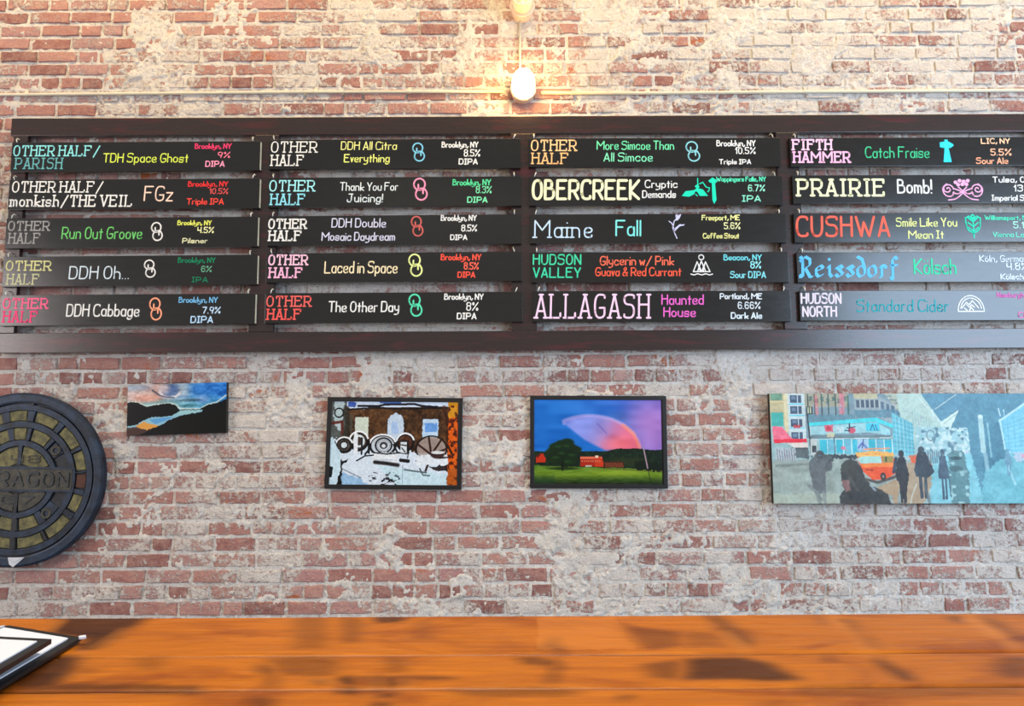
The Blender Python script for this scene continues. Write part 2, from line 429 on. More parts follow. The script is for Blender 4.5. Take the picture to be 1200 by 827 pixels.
def glyph(ch, style):
    src = BL[ch] if style == 'g' and ch in BL else G.get(ch, '')
    out = []; wmax = 0; serif = []
    for s in src.split('/'):
        if not s: continue
        kind = s[0] if s[0] in '~o' else ''
        pts = [(int(t_[0]), int(t_[1])) for t_ in s.lstrip('~o').split()]
        wmax = max([wmax]+[p[0] for p in pts])
        fp = [(float(a), float(b)) for a, b in pts]
        if style == 's' and not kind and ch not in "/.,!%'":
            for k, (a, b) in enumerate(pts):
                if b in (2, 9) or (b == 6 and ch.islower()):
                    nb = [pts[j] for j in (k-1, k+1) if 0 <= j < len(pts)]
                    if any(q[1] != b for q in nb) and not (ch in 'AMVWN' and 0 < k < len(pts)-1 and not (ch == 'A')):
                        serif.append(((a-.75, b), (a+.75, b)))
                    elif all(q[1] == b for q in nb) and ch in 'EFLTZ' and a in (0, 4):
                        serif.append(((a, b), (a, b-1.4 if b == 9 else b+1.4)))
        if kind: fp = chaikin(fp, kind == 'o'); 
        if kind == 'o': fp = fp+[fp[0]]
        out.append(fp)
    if ch == 'I' and style in 'shg': out = [[(a-1, b) for a, b in q] for q in out]; serif = [((p0[0]-1, p0[1]), (p1[0]-1, p1[1])) for p0, p1 in serif]; wmax = 2
    if ch == 'I' and style != 's' and style != 'h': out = out[:1]; out = [[(p[0]-2+0, p[1]) for p in out[0]]]; wmax = 0
    out += [list(map(lambda q: (float(q[0]), float(q[1])), s)) for s in serif]
    return out, wmax

def text_strokes(txt, style):
    x = 0; st = []
    for ch in txt:
        if ch == ' ': x += 1.9; continue
        g, wd = glyph(ch, style)
        gap = 1.5 if style in 'hg' else (2.1 if style == 's' else 1.7)
        for s in g: st.append([(a+x, b) for a, b in s])
        x += wd + gap
    return st, x-gap

def stroke_mesh(strokes, wd, nib=None):
    """flat painted strokes in the xz plane: quads plus round joints (or a slanted pen)"""
    vs, fs = [], []
    def poly(pts):
        o = len(vs); vs.extend((p[0], 0.0, p[1]) for p in pts); fs.append(tuple(range(o, o+len(pts))))
    for s in strokes:
        if nib:
            nx, nz = wd*math.cos(nib), wd*math.sin(nib); m = wd*0.28
            for a, b in zip(s, s[1:]):
                pts = [(a[0]-nx, a[1]-nz), (a[0]+nx, a[1]+nz), (b[0]+nx, b[1]+nz), (b[0]-nx, b[1]-nz)]
                ar = sum(pts[i][0]*pts[(i+1) % 4][1]-pts[(i+1) % 4][0]*pts[i][1] for i in range(4))
                poly(pts if ar > 0 else pts[::-1])
            if len(s) == 2 and s[0] == s[1]:
                a = s[0]; poly([(a[0]-wd, a[1]), (a[0], a[1]-wd), (a[0]+wd, a[1]), (a[0], a[1]+wd)])
            segs = s
            for a, b in zip(s, s[1:]):
                dx, dz = b[0]-a[0], b[1]-a[1]; L = math.hypot(dx, dz)
                if L > 1e-9: ox, oz = -dz/L*m, dx/L*m; poly([(a[0]-ox, a[1]-oz), (b[0]-ox, b[1]-oz), (b[0]+ox, b[1]+oz), (a[0]+ox, a[1]+oz)])
            continue
        h = wd/2
        for a, b in zip(s, s[1:]):
            dx, dz = b[0]-a[0], b[1]-a[1]; L = math.hypot(dx, dz)
            if L > 1e-9:
                ox, oz = -dz/L*h, dx/L*h
                poly([(a[0]-ox, a[1]-oz), (b[0]-ox, b[1]-oz), (b[0]+ox, b[1]+oz), (a[0]+ox, a[1]+oz)])
        ends = [s[0], s[-1]] + [s[i] for i in range(1, len(s)-1, 1 if len(s) < 8 else 2)]
        for a in ends: poly([(a[0]+h*math.cos(k*math.pi/3), a[1]+h*math.sin(k*math.pi/3)) for k in range(6)])
    return vs, fs

_chalk = {}
def chalk(c):
    if c not in _chalk:
        t = NT('chalk_marker'); p = t.pos(); n = t.noise(p, 120, 4, 0.7)
        l = lin(c); t.col(t.mix(t.math('MULTIPLY', t.math('SUBTRACT', n, 0.45, clamp=True), 1.3, clamp=True), l, tuple(x*.72 for x in l)))
        _chalk[c] = t.done(0.75, 0.2)
    return _chalk[c]

def flat(name, vs, fs, mat, parent, y):
    # alternate tiny depth steps so overlapping marks of one colour never fight
    dy = [0.0]*len(vs)
    for i, f in enumerate(fs):
        for k in f: dy[k] = -4e-5*(i % 9)
    F = []
    for f in fs:
        ar = sum(vs[f[i]][0]*vs[f[(i+1) % len(f)]][2]-vs[f[(i+1) % len(f)]][0]*vs[f[i]][2] for i in range(len(f)))
        F.append(f if ar > 0 else f[::-1])
    me = bpy.data.meshes.new(name); me.from_pydata([(v[0], y+d, v[2]) for v, d in zip(vs, dy)], [], F); me.update()
    return link(name, me, mat, parent)

# ------------------------------------------------------------------ menu frame
YF0, YF1 = 3.474, 3.450          # back and front of the frame
YS0, YS1 = 3.4485, 3.430         # back and front of the slats
fr = empty('menu_rack', (0, YF0, at(600, 411, YF1).z))
tag(fr, 'long dark-stained wooden frame on the brick wall holding all the chalkboards', 'rack')
fr_off = Vector(fr.location)
def fr_part(name, x0, x1, z0, z1, y0=YF1, y1=YF0, bev=.002):
    bm = bmesh.new(); add_box(bm, (0, 0, 0), (x1-x0, y1-y0, z1-z0), bev)
    o = bm_obj(name, bm, M['frame'], fr); o.location = Vector(((x0+x1)/2, (y0+y1)/2, (z0+z1)/2)) - fr_off; return o
XE = at(1262, 300, YF1).x
xl = at(13, 150, YF1).x
zt1, zt0 = at(600, 136, YF1).z, at(600, 156.5, YF1).z
zb1, zb0 = at(600, 387.5, YF1).z, at(600, 410.5, YF1).z
fr_part('top_rail', xl, XE, zt0, zt1); fr_part('bottom_rail', xl, XE, zb0, zb1)
for a, b in ((13, 30), (297, 326), (599, 628), (911, 937), (1218, 1262)):
    X0, X1 = at(a, 200, YF1).x, at(b, 200, YF1).x
    fr_part('stile', X0, X1, zb1+.0005, zt0-.0005)
for a in (22, 311, 613, 924, 1240):     # spacer blocks between frame and wall
    xx = at(a, 200, YF1).x
    for zz in ((zt0+zt1)/2, (zb0+zb1)/2):
        fr_part('spacer_block', xx-.03, xx+.03, zz-.03, zz+.03, YF0, WALL_Y+.012, 0)

W_ = (.93, .93, .92)
R1 = (.95, .22, .24)
S = [
 # (xl, xr, ytl, ytr, ybl, ybr), ordinal words, column words, items
 ((13, 304.7, 167, 165, 201.5, 199.5), 'top', 0, [
  ('s', 'OTHER HALF/', 16, 116, 182.5, 11.5, 1.5, (.55, .88, .90)), ('s', 'PARISH', 18, 72, 197.5, 12, 1.5, (.40, .68, .70)),
  ('h', 'TDH Space Ghost', 121, 220, 190, 10, 1.3, (.86, .93, .36)), ('h', 'Brooklyn, NY', 228.7, 270.6, 174, 5.5, 1.1, (.95, .25, .45)),
  ('h', '9%', 255.6, 269, 184.6, 6.3, 1.0, (.98, .50, .62)), ('h', 'DIPA', 241, 262.7, 195, 6, 1.2, (1, .62, .75))]),
 ((10, 304, 210.5, 209, 246, 243.7), 'second', 0, [
  ('s', 'OTHER HALF/', 14.5, 119.7, 225, 12, 1.5, W_), ('s', 'monkish/THE VEIL', 12.3, 153.8, 241.5, 12.5, 1.7, W_),
  ('h', 'FGz', 169, 201.7, 235.3, 16.5, 1.6, (1, .86, .78)), ('h', 'Brooklyn, NY', 220.7, 266.7, 218.3, 5.5, 1.1, R1),
  ('h', '10.5%', 245.8, 266.7, 226.9, 6, 1.0, (.9, .35, .35)), ('h', 'Triple IPA', 219, 261.6, 239.2, 6.3, 1.2, (.98, .30, .26))]),
 ((6.5, 302, 256, 253.5, 290.8, 288.8), 'third', 0, [
  ('s', 'OTHER', 9.8, 57, 269.8, 10.2, 1.5, (.62, .62, .62)), ('s', 'HALF', 10.4, 45.7, 285, 11.5, 1.5, (.62, .62, .62)),
  ('h', 'Run Out Groove', 72.5, 165.7, 279.5, 13, 1.4, (.45, .82, .45)), ('8', '', 183.8, 271.2, 22, 14, 1.7, W_),
  ('h', 'Brooklyn, NY', 208.3, 247.5, 263.5, 5, 1.1, (.9, .93, .42)), ('h', '4.5%', 231.6, 250, 272.6, 6.3, 1.1, (.95, .95, .70)),
  ('h', 'Pilsner', 214, 242.5, 284.6, 5.2, 1.0, (.92, .92, .75))]),
 ((3, 301.5, 300.8, 298.3, 336, 333.3), 'fourth', 0, [
  ('s', 'OTHER', 7.2, 58.8, 316.6, 10.5, 1.5, (.85, .84, .60)), ('s', 'HALF', 8.3, 44.6, 333, 11.5, 1.5, (.78, .78, .62)),
  ('h', 'DDH Oh...', 81, 150.2, 326.4, 14, 1.4, (.86, .92, .96)), ('8', '', 175.5, 314.7, 20.7, 14, 1.6, W_),
  ('h', 'Brooklyn, NY', 208.8, 251.9, 307.5, 5.5, 1.1, (.10, .52, .36)), ('h', '6%', 236, 247.5, 318.3, 6.5, 1.0, (.42, .68, .55)),
  ('h', 'IPA', 225, 243, 330.3, 5.5, 1.1, (.10, .48, .34))]),
 ((0, 299, 346, 343.5, 381.7, 379.8), 'lowest', 0, [
  ('s', 'OTHER', 3.7, 54.9, 361.2, 11.3, 1.8, (.97, .42, .58)), ('s', 'HALF', 3.7, 42.4, 377, 12, 1.8, (.95, .30, .50)),
  ('h', 'DDH Cabbage', 78, 162.4, 370.2, 13.5, 1.6, W_), ('8', '', 182.2, 361.9, 26, 15, 1.8, (1, .66, .52)),
  ('h', 'Brooklyn, NY', 209.8, 254.5, 354.3, 6, 1.1, (.45, .72, .90)), ('h', '7.9%', 237.5, 257.7, 366.9, 7, 1.2, (.75, .86, .96)),
  ('h', 'DIPA', 223.6, 249, 377.8, 7, 1.3, (.72, .86, .98))]),
 ((315, 610, 163.8, 162, 198, 197), 'top', 1, [
  ('s', 'OTHER', 318, 370.6, 178.3, 12, 1.4, W_), ('s', 'HALF', 318, 354.8, 193.8, 11.8, 1.5, W_),
  ('h', 'DDH All Citra', 399.8, 464.4, 175.2, 9, 1.2, (.93, .93, .58)), ('h', 'Everything', 403.4, 456, 189.7, 8.7, 1.3, (.93, .95, .52)),
  ('8', '', 490.4, 178.2, 22.5, 15, 1.7, (.50, .80, .92)), ('h', 'Brooklyn, NY', 518, 560, 172.5, 6, 1.2, W_),
  ('h', '8.5%', 544, 562, 183, 7.5, 1.2, W_), ('h', 'DIPA', 538, 559.3, 192.3, 6, 1.3, W_)]),
 ((314, 611, 208.3, 206.3, 242.8, 241), 'second', 1, [
  ('s', 'OTHER', 316, 367.9, 223.7, 12, 1.5, (.66, .95, .98)), ('s', 'HALF', 317.4, 356.3, 239.6, 12, 1.7, (.56, .88, .95)),
  ('h', 'Thank You For', 398.7, 465.8, 223, 9, 1.2, (.9, .94, .94)), ('h', 'Juicing!', 407, 448, 236.5, 9, 1.3, (.88, .93, .94)),
  ('8', '', 492.5, 221.7, 26.7, 17, 2.0, (1, .62, .75)), ('h', 'Brooklyn, NY', 530.8, 574.7, 216.8, 6.3, 1.2, (.35, .88, .62)),
  ('h', '8.3%', 558, 575.5, 226, 7.5, 1.1, (.50, .90, .68)), ('h', 'DIPA', 548, 570.7, 237, 6, 1.3, (.50, .92, .70))]),
 ((313, 611, 253.3, 250.8, 288, 285.5), 'third', 1, [
  ('s', 'OTHER', 315, 358.3, 267.5, 10.5, 1.8, W_), ('s', 'HALF', 315.4, 352, 281.7, 11, 1.8, W_),
  ('h', 'DDH Double', 388.9, 451.7, 266, 9.8, 1.3, (.86, .86, .95)), ('h', 'Mosaic Daydream', 377.3, 462.2, 281.5, 9, 1.3, (.86, .86, .95)),
  ('8', '', 488.7, 265, 24, 14.5, 1.8, (.82, .40, .38)), ('h', 'Brooklyn, NY', 517, 558, 258.3, 6, 1.2, W_),
  ('h', '8.5%', 541, 558.3, 270.7, 7, 1.2, W_), ('h', 'DIPA', 528, 547, 280.8, 5.5, 1.2, W_)]),
 ((312, 611.5, 296.8, 294.6, 331, 329.2), 'fourth', 1, [
  ('s', 'OTHER', 315, 359.7, 310, 11, 1.8, (.98, .78, .88)), ('s', 'HALF', 315.7, 353, 325, 11, 1.8, (.98, .72, .85)),
  ('h', 'Laced in Space', 380.5, 465, 319.6, 13, 1.5, (.97, .90, .74)), ('8', '', 486.7, 310.6, 26.5, 16.5, 1.9, (.92, .96, .62)),
  ('h', 'Brooklyn, NY', 517, 563.3, 304.5, 6.5, 1.2, (1, .35, .28)), ('h', '8.5%', 544, 560.3, 315.3, 7.5, 1.2, (1, .42, .34)),
  ('h', 'DIPA', 536.6, 556.4, 324.8, 6, 1.3, (1, .34, .28))]),
 ((310.5, 612.5, 343.5, 341.6, 378.8, 377), 'lowest', 1, [
  ('s', 'OTHER', 312.6, 363.7, 358.7, 11.5, 1.6, (.93, .40, .38)), ('s', 'HALF', 313.4, 351.6, 374, 11.5, 1.8, (.93, .36, .34)),
  ('h', 'The Other Day', 385.3, 467, 365, 11.5, 1.5, W_), ('8', '', 486.7, 357.5, 26, 16, 1.9, (.35, .88, .70)),
  ('h', 'Brooklyn, NY', 521, 566, 350.7, 6.3, 1.2, W_), ('h', '8%', 546.8, 559.8, 363.5, 9, 1.2, W_), ('h', 'DIPA', 535.8, 557.8, 373.5, 6.5, 1.3, W_)]),
 ((619.5, 914.5, 162, 161, 195.5, 195), 'top', 2, [
  ('s', 'OTHER', 622.8, 674.8, 176.4, 12, 1.5, (1, .80, .58)), ('s', 'HALF', 623.8, 665, 191.6, 12, 1.5, (1, .76, .52)),
  ('h', 'More Simcoe Than', 699.7, 789.3, 175, 9.5, 1.3, (.45, .90, .68)), ('h', 'All Simcoe', 707.7, 764.3, 188.8, 9.5, 1.3, (.52, .92, .74)),
  ('8', '', 811.7, 177.4, 24.5, 17, 1.7, (.55, .82, .86)), ('h', 'Brooklyn, NY', 840, 884.8, 171, 6.3, 1.2, W_),
  ('h', '10.5%', 862, 884.8, 180, 7, 1.1, W_), ('h', 'Triple IPA', 843, 879.7, 192, 5, 1.1, W_)]),
 ((620, 917, 206.8, 206, 240.8, 240), 'second', 2, [
  ('b', 'OBERCREEK', 624.5, 748.5, 233, 21.5, 3.2, (.98, .98, .80)), ('h', 'Cryptic', 756, 793.3, 219.7, 8.5, 1.3, W_),
  ('h', 'Demands', 753, 791.5, 231.4, 7.8, 1.3, W_), ('faucet', '', 816, 223, 30, 40, 1.2, (.12, .90, .74)),
  ('h', 'Wappingers Falls, NY', 839.5, 897, 212.3, 5, 1.0, (.35, .90, .72)), ('h', '6.7%', 877, 895.8, 223.8, 7, 1.1, (.60, .93, .82)),
  ('h', 'IPA', 870, 891, 235.8, 6.5, 1.2, (.55, .92, .80))]),
 ((621, 921.5, 251.2, 249.8, 285.2, 284), 'third', 2, [
  ('s', 'Maine', 626.7, 693.4, 278, 19.5, 1.7, (.80, .90, .98)), ('h', 'Fall', 722, 750.4, 276, 17.5, 1.9, (.52, .92, .90)),
  ('sprig', '', 791, 265, 30, 22, 1.2, (.82, .82, .95)), ('h', 'Freeport, ME', 822.7, 866.5, 257.7, 5.5, 1.1, (.93, .93, .62)),
  ('h', '5.6%', 848.8, 867, 268, 7, 1.1, (.93, .93, .70)), ('h', 'Coffee Stout', 824, 865.7, 279, 5.5, 1.1, (.93, .92, .60))]),
 ((622.5, 924.3, 295.4, 294.9, 331, 330.8), 'fourth', 2, [
  ('b', 'HUDSON', 625, 680.3, 309.7, 11.3, 1.6, (.28, .85, .65)), ('b', 'VALLEY', 625, 680, 324.8, 11, 1.6, (.25, .84, .66)),
  ('h', 'Glycerin w/ Pink', 703.4, 789.3, 310.4, 10, 1.4, (.98, .45, .34)), ('h', 'Guava & Red Currant', 698, 797.7, 323, 9.3, 1.4, (.98, .38, .28)),
  ('mountains', '', 822, 311.5, 26, 26, 1.3, W_), ('h', 'Beacon, NY', 848.4, 892, 304.5, 6, 1.2, (.45, .85, .90)),
  ('h', '8%', 879.8, 891.3, 314, 7.5, 1.2, (.60, .90, .92)), ('h', 'Sour DIPA', 856, 897, 325.3, 7, 1.2, (.52, .86, .90))]),
 ((624, 926.8, 341.2, 340.3, 377, 376.7), 'lowest', 2, [
  ('s', 'ALLAGASH', 628, 760, 372.2, 27, 2.2, (.98, .82, .92)), ('h', 'Haunted', 775.7, 824, 356.4, 11, 1.5, (.93, .42, .80)),
  ('h', 'House', 778, 814.6, 370.8, 10.5, 1.5, (.93, .42, .80)), ('h', 'Portland, ME', 844, 892.5, 350, 6, 1.2, (.86, .90, .93)),
  ('h', '6.66%', 865, 890.5, 361.4, 7.5, 1.1, (.86, .90, .93)), ('h', 'Dark Ale', 857, 892.5, 372.9, 6.5, 1.3, (.86, .92, .95))]),
 ((926, 1226, 161.5, 160.3, 195, 193.6), 'top', 3, [
  ('s', 'FIFTH', 929.5, 974, 175.2, 11.3, 2.1, (.98, .78, .90)), ('s', 'HAMMER', 930.5, 995.5, 190, 11.8, 2.1, (.98, .74, .88)),
  ('h', 'Catch Fraise', 1014.3, 1088.6, 184.6, 12.2, 1.4, (.26, .78, .56)), ('hammer', '', 1109.5, 177, 29, 17, 1.2, (.22, .84, .93)),
  ('h', 'LIC, NY', 1150, 1183, 168, 5.5, 1.2, (1, .80, .65)), ('h', '5.5%', 1161.4, 1184.6, 181.8, 7, 1.2, (1, .74, .60)),
  ('h', 'Sour Ale', 1144.3, 1181, 191.6, 6.5, 1.2, (1, .70, .56))]),
 ((929, 1229, 205.4, 204.3, 238.3, 237.2), 'second', 3, [
  ('s', 'PRAIRIE', 935.5, 1035.5, 229, 18.5, 2.7, (.95, .96, .78)), ('h', 'Bomb!', 1052.3, 1091.5, 226, 15, 2.0, W_),
  ('flourish', '', 1128, 222, 24, 46, 1.5, (.98, .70, .86)), ('h', 'Tulsa, OK', 1163.6, 1208, 213.4, 6, 1.2, W_),
  ('h', '13%', 1188.5, 1208, 224, 7, 1.2, W_), ('h', 'Imperial Stout', 1162.4, 1217, 234.7, 6, 1.2, W_)]),
 ((930.7, 1232, 250, 248.5, 283.8, 283), 'third', 3, [
  ('b', 'CUSHWA', 934, 1042, 276.5, 22.5, 2.8, (.95, .42, .35)), ('h', 'Smile Like You', 1050.5, 1121, 265, 9.5, 1.3, (.93, .96, .64)),
  ('h', 'Mean It', 1065, 1105.5, 279.2, 8.8, 1.3, (.93, .96, .64)), ('wheat', '', 1140.5, 264.5, 29, 19, 1.5, (.20, .86, .72)),
  ('h', 'Williamsport, MD', 1154, 1209, 257.4, 4.8, 1.0, (.35, .88, .74)), ('h', '5.1%', 1188, 1208, 267, 7, 1.1, (.70, .93, .86)),
  ('h', 'Vienna Lager', 1164, 1212, 277.4, 5.5, 1.0, (.45, .88, .78))]),
 ((934, 1235, 296, 294.6, 330.5, 330), 'fourth', 3, [
  ('g', 'Reissdorf', 938, 1052, 324.5, 24, 2.0, (.40, .76, .95)), ('h', 'Kölsch', 1071.8, 1120, 320.5, 17, 1.9, (.25, .86, .66)),
  ('h', 'Köln, Germany', 1148, 1209, 306.4, 7, 1.1, (.86, .92, .96)), ('h', '4.8%', 1180, 1204, 315.7, 7.5, 1.2, (.86, .92, .96)),
  ('h', 'Kölsch', 1173, 1199, 327, 6, 1.2, (.86, .92, .96))]),
 ((937.3, 1238, 340.8, 339.8, 375.6, 375), 'lowest', 3, [
  ('b', 'HUDSON', 939.3, 985.2, 355.2, 11.3, 2.0, (.90, .86, .92)), ('b', 'NORTH', 941, 980, 370.4, 11, 2.0, (.90, .86, .92)),
  ('h', 'Standard Cider', 1004.5, 1111.5, 364.8, 13.5, 1.5, (.20, .66, .70)), ('arch', '', 1137.5, 356, 20, 32, 1.4, (.92, .94, .94)),
  ('h', 'Newburgh, NY', 1168.6, 1213, 348.2, 5.5, 1.1, (.85, .45, .72)), ('h', 'Cider', 1193.7, 1215, 371.7, 6, 1.2, (.90, .50, .75))]),
]
LABELS = [
 ['with pale teal heading, yellow-green title and pink small print', 'with white two-line heading and red small print', 'with grey heading, green title and yellow small print', 'with cream heading, pale title and dark green small print', 'with hot pink heading and blue small print'],
 ['with white heading, yellow title and blue figure-eight mark', 'with light cyan heading, pink figure-eight mark and green small print', 'with white heading and dull red figure-eight mark', 'with pale pink heading and red small print', 'with red heading and mint figure-eight mark'],
 ['with peach heading and mint green title', 'with large cream heading and turquoise plant mark', 'with pale blue heading and lilac sprig mark', 'with green heading, orange-red title and white mountain mark', 'with tall pale pink heading and magenta title'],
 ['with bold pink heading and blue hammer mark', 'with cream heading and pink scroll mark', 'with large red heading and teal wheat mark', 'with sky blue blackletter heading and green title', 'with whitish heading, teal title and white arch mark']]
COLN = ['leftmost column', 'second column from the left', 'third column from the left', 'rightmost column']
ORDN = {'top': 'topmost', 'second': 'second from the top', 'third': 'middle', 'fourth': 'second from the bottom', 'lowest': 'lowest'}
COLW = [((.95, .22, .24), 'red')]

def logo(kind, wpx, hpx, sw):
    """strokes and filled polygons in px units about the centre, y up: (strokes, fills)"""
    st, fl = [], []
    def ring(cx, cy, rx, ry, a0=0, a1=360, n=22): return [(cx+rx*math.cos(math.radians(a0+(a1-a0)*i/n)), cy+ry*math.sin(math.radians(a0+(a1-a0)*i/n))) for i in range(n+1)]
    if kind == '8':
        r = hpx*.27; rx = wpx*.40
        st += [ring(-wpx*.06, hpx*.23, rx, r), ring(wpx*.08, -hpx*.23, rx, r)]
        st += [[(-wpx*.14, hpx*.22), (-wpx*.14, 0), (wpx*.35, 0)], [(wpx*.2, 0), (wpx*.2, -hpx*.2)]]
    elif kind == 'faucet':
        fl += [[(-18, -7), (-13, -1), (-4, 0), (0, 1), (-3, -5), (-9, -8)], [(1, 3), (8, 1), (14, -7), (4, -7), (1, -2), (-3, 0)],
               [(15, 12), (20, 16), (25, 13), (25, 10), (23, 9), (24, -12), (21, -17), (19, -12), (19, 9), (16, 10)], [(-2, 5), (2, 8), (4, 4), (1, 2)]]
        st += [[(2, 15), (2, 3)], [(4, 8), (8, 10), (12, 4), (16, 3), (15, -1)], [(-1, -5), (1, -7)], [(14, -1), (14, -2)]]
    elif kind == 'sprig':
        st += [[(2, -15), (-1, -8), (-2, 0), (-1, 6), (3, 10)], [(-1, -6), (5, 0), (11, 2)], [(-2, 0), (-4, 4), (-7, 6)], [(-1, -8), (-3, -1)], [(0, -3), (6, 2), (10, 1)]]
        fl += [[(0, 7), (3, 13), (8, 15), (6, 10), (3, 7)], [(1, 10), (1, 14), (4, 15)]]
    elif kind == 'mountains':
        st += [ring(0, 10.5, 3, 3), [(-10, -7), (-5, 5), (0, -7)], [(-5, -7), (0, 6), (5, -7)], [(0, -7), (5, 5), (10, -7)], [(-10, -7), (10, -7)], [(-4, 3), (-2, -6)], [(4, 3), (2, -6)],
               [(-13, -10), (-9, -11), (-5, -9.5), (0, -11), (5, -9.5), (9, -11), (13, -10)]]
    elif kind == 'hammer':
        fl += [[(-8, 5), (-8, 11), (-3, 12), (3, 12), (8, 9), (9, 7), (5, 4), (-4, 4)], [(-2.5, 4), (2.5, 4), (5, -14), (-5, -14)], [(-2, 12), (2, 12), (2, 14.5), (-2, 14.5)]]
    elif kind == 'flourish':
        for s in (-1, 1):
            sp = [(s*(18-7*(1-k/30)*math.cos(k*.36)), 0.5+6.5*(1-k/30)*math.sin(k*.36)) for k in range(26)]
            st += [sp, chaikin([(s*11, -3), (s*13, -9), (s*22, -8), (s*25, 2), (s*19, 7)], False), chaikin([(s*-18, -13), (s*-8, -12), (s*2, -2), (s*10, 1)], False), chaikin([(s*12, -4), (s*6, -6), (s*0, -2), (s*-5, 3)], False)]
        for k, (cx, cy) in enumerate(((-8, 9), (-3, 11), (2, 10), (7, 11), (-5, 6), (0, 6.5), (5, 6.5))): fl.append([(cx+2.6*math.cos(a), cy+2.4*math.sin(a)) for a in [j*math.pi/3+k for j in range(6)]])
    elif kind == 'wheat':
        st += [[(0, -15), (0, 10)], chaikin([(0, -9), (-8, -5), (-9, 10)], False), chaikin([(0, -9), (8, -5), (9, 10)], False)]
        for zz in (-6, 0, 6): st += [[(0, zz-1), (-6, zz+4)], [(0, zz-1), (6, zz+4)]]
        st += [[(-9, 9), (-5, 12), (0, 7)], [(9, 9), (5, 12), (0, 7)], [(0, 8), (-2, 12), (0, 14), (2, 12), (0, 8)]]
    elif kind == 'arch':
        st += [ring(0, -9, 15.5, 19, 0, 180)+[(-15.5, -9), (15.5, -9)], ring(0, -8, 12.5, 15, 10, 170), [(-11, -5), (-5, 2), (-2, -1), (2, 4), (9, -5)], [(-2, -8), (0, -4), (3, -8)], [(-5, -8), (-8, -5)], [(-5, -1), (-2, -4), (1, -1), (4, -4)]]
    return st, fl

PXM = 1/ (F_PX/YS1)      # metres per photo pixel at the slats (about)
for (quad, ordw, ci, items) in S:
    x0, x1, tl, tr, bl, br = quad
    A, B, C, D = at(x0, tl, YS1), at(x1, tr, YS1), at(x1, br, YS1), at(x0, bl, YS1)
    ln = ((B-A).length+(C-D).length)/2; hh = ((A-D).length+(B-C).length)/2
    cen = (A+B+C+D)/4; ang = math.atan2((B.z-A.z+C.z-D.z)/2, (B.x-A.x+C.x-D.x)/2)
    root = empty('menu_board', (cen.x, YS1, cen.z), (0, -ang, 0))
    ri = [r for r in ('top', 'second', 'third', 'fourth', 'lowest')].index(ordw)
    tag(root, 'long chalkboard ' + LABELS[ci][ri], 'menu board', 'chalk menu boards in four columns on the wall rack')
    bm = bmesh.new(); add_box(bm, (0, (YS0-YS1)/2, 0), (ln, YS0-YS1-.0008, hh), .0012)
    brd = bm_obj('board', bm, M['slat'], root)
    if ci == 0:
        bm = bmesh.new(); add_box(bm, (ln/2+.0008, (YS0-YS1)/2, 0), (.0022, YS0-YS1-.004, hh*.94), 0)
        tag(bm_obj('board_end', bm, M['endgrain'], root), 'pale bare end')
    inv = Matrix.Rotation(ang, 3, 'Y')
    def loc(px, py):
        p = at(px, py, YS1)-cen; v = inv @ Vector((p.x, 0, p.z)); return v
    for k, (st_, txt, xa, xb, yb, cap, sw, colr) in enumerate(items):
        if st_ in 'hsbg' and txt:
            P0, P1 = loc(xa, yb), loc(xb, yb); P2 = loc(xa, yb-cap)
            strokes, wd = text_strokes(txt, st_)
            cz = (P2-P0).length/7.0; cxs = (P1-P0).length/wd; swm = sw*PXM*(1.12 if cap < 8 else 1.05)
            # keep inside the measured box
            sk = 0.04 if (st_ == 'h' and k > 1) else 0.03
            jr = random.Random(hash(txt) % 1000 + k if False else len(txt)*7+k)
            ss = []
            for s in strokes:
                dz = jr.uniform(-.12, .12) if st_ == 'h' else 0
                ss.append([(P0.x+(a*cxs)+(b-2)*cz*sk, P0.z+(P1.z-P0.z)*a/wd+(b-2+dz)*cz) for a, b in s])
            if st_ == 'g': vs, fs = stroke_mesh(ss, swm*1.05, math.radians(38))
            else: vs, fs = stroke_mesh(ss, swm)
            nm = 'heading_lettering' if k == 0 or (k == 1 and st_ in 'sb') else ('title_lettering' if cap > 7.7 else 'small_lettering')
            o = flat(nm, vs, fs, chalk(colr), root, -.0006)
        else:
            c0 = loc(xa, xb) if not st_ in 'hsbg' else None
            hpx, wpx = yb, cap
            c0 = loc(xa, xb)
            st, fl = logo(st_, wpx, hpx, sw)
            st = [[(c0.x+a*PXM, c0.z+b*PXM) for a, b in s] for s in st]; vs, fs = stroke_mesh(st, sw*PXM)
            for f in fl:
                off = len(vs); vs.extend((c0.x+a*PXM, 0, c0.z+b*PXM) for a, b in f); fs.append(tuple(range(off, off+len(f))))
            flat('brewery_mark', vs, fs, chalk(colr), root, -.0006)
    # two bent white hooks screwed to the frame carry the slat
    for hx in (-ln/2+.026, ln/2-.034):
        q = Vector((cen.x + hx*math.cos(ang), 0, cen.z + hx*math.sin(ang) + hh/2))
        jx = random.uniform(-.006, .006); bm = bmesh.new()
        add_tube(bm, [(q.x+jx*1.6, YF1+.002, q.z+.022), (q.x+jx*1.4, YF1-.020, q.z+.020), (q.x+jx, YS1-.006, q.z+.012), (q.x, YS1-.0045, q.z-.002)], [.002, .0024, .0028, .002], 6)
        h = bm_obj('hook', bm, M['hook'], fr, True); h.location = -fr_off

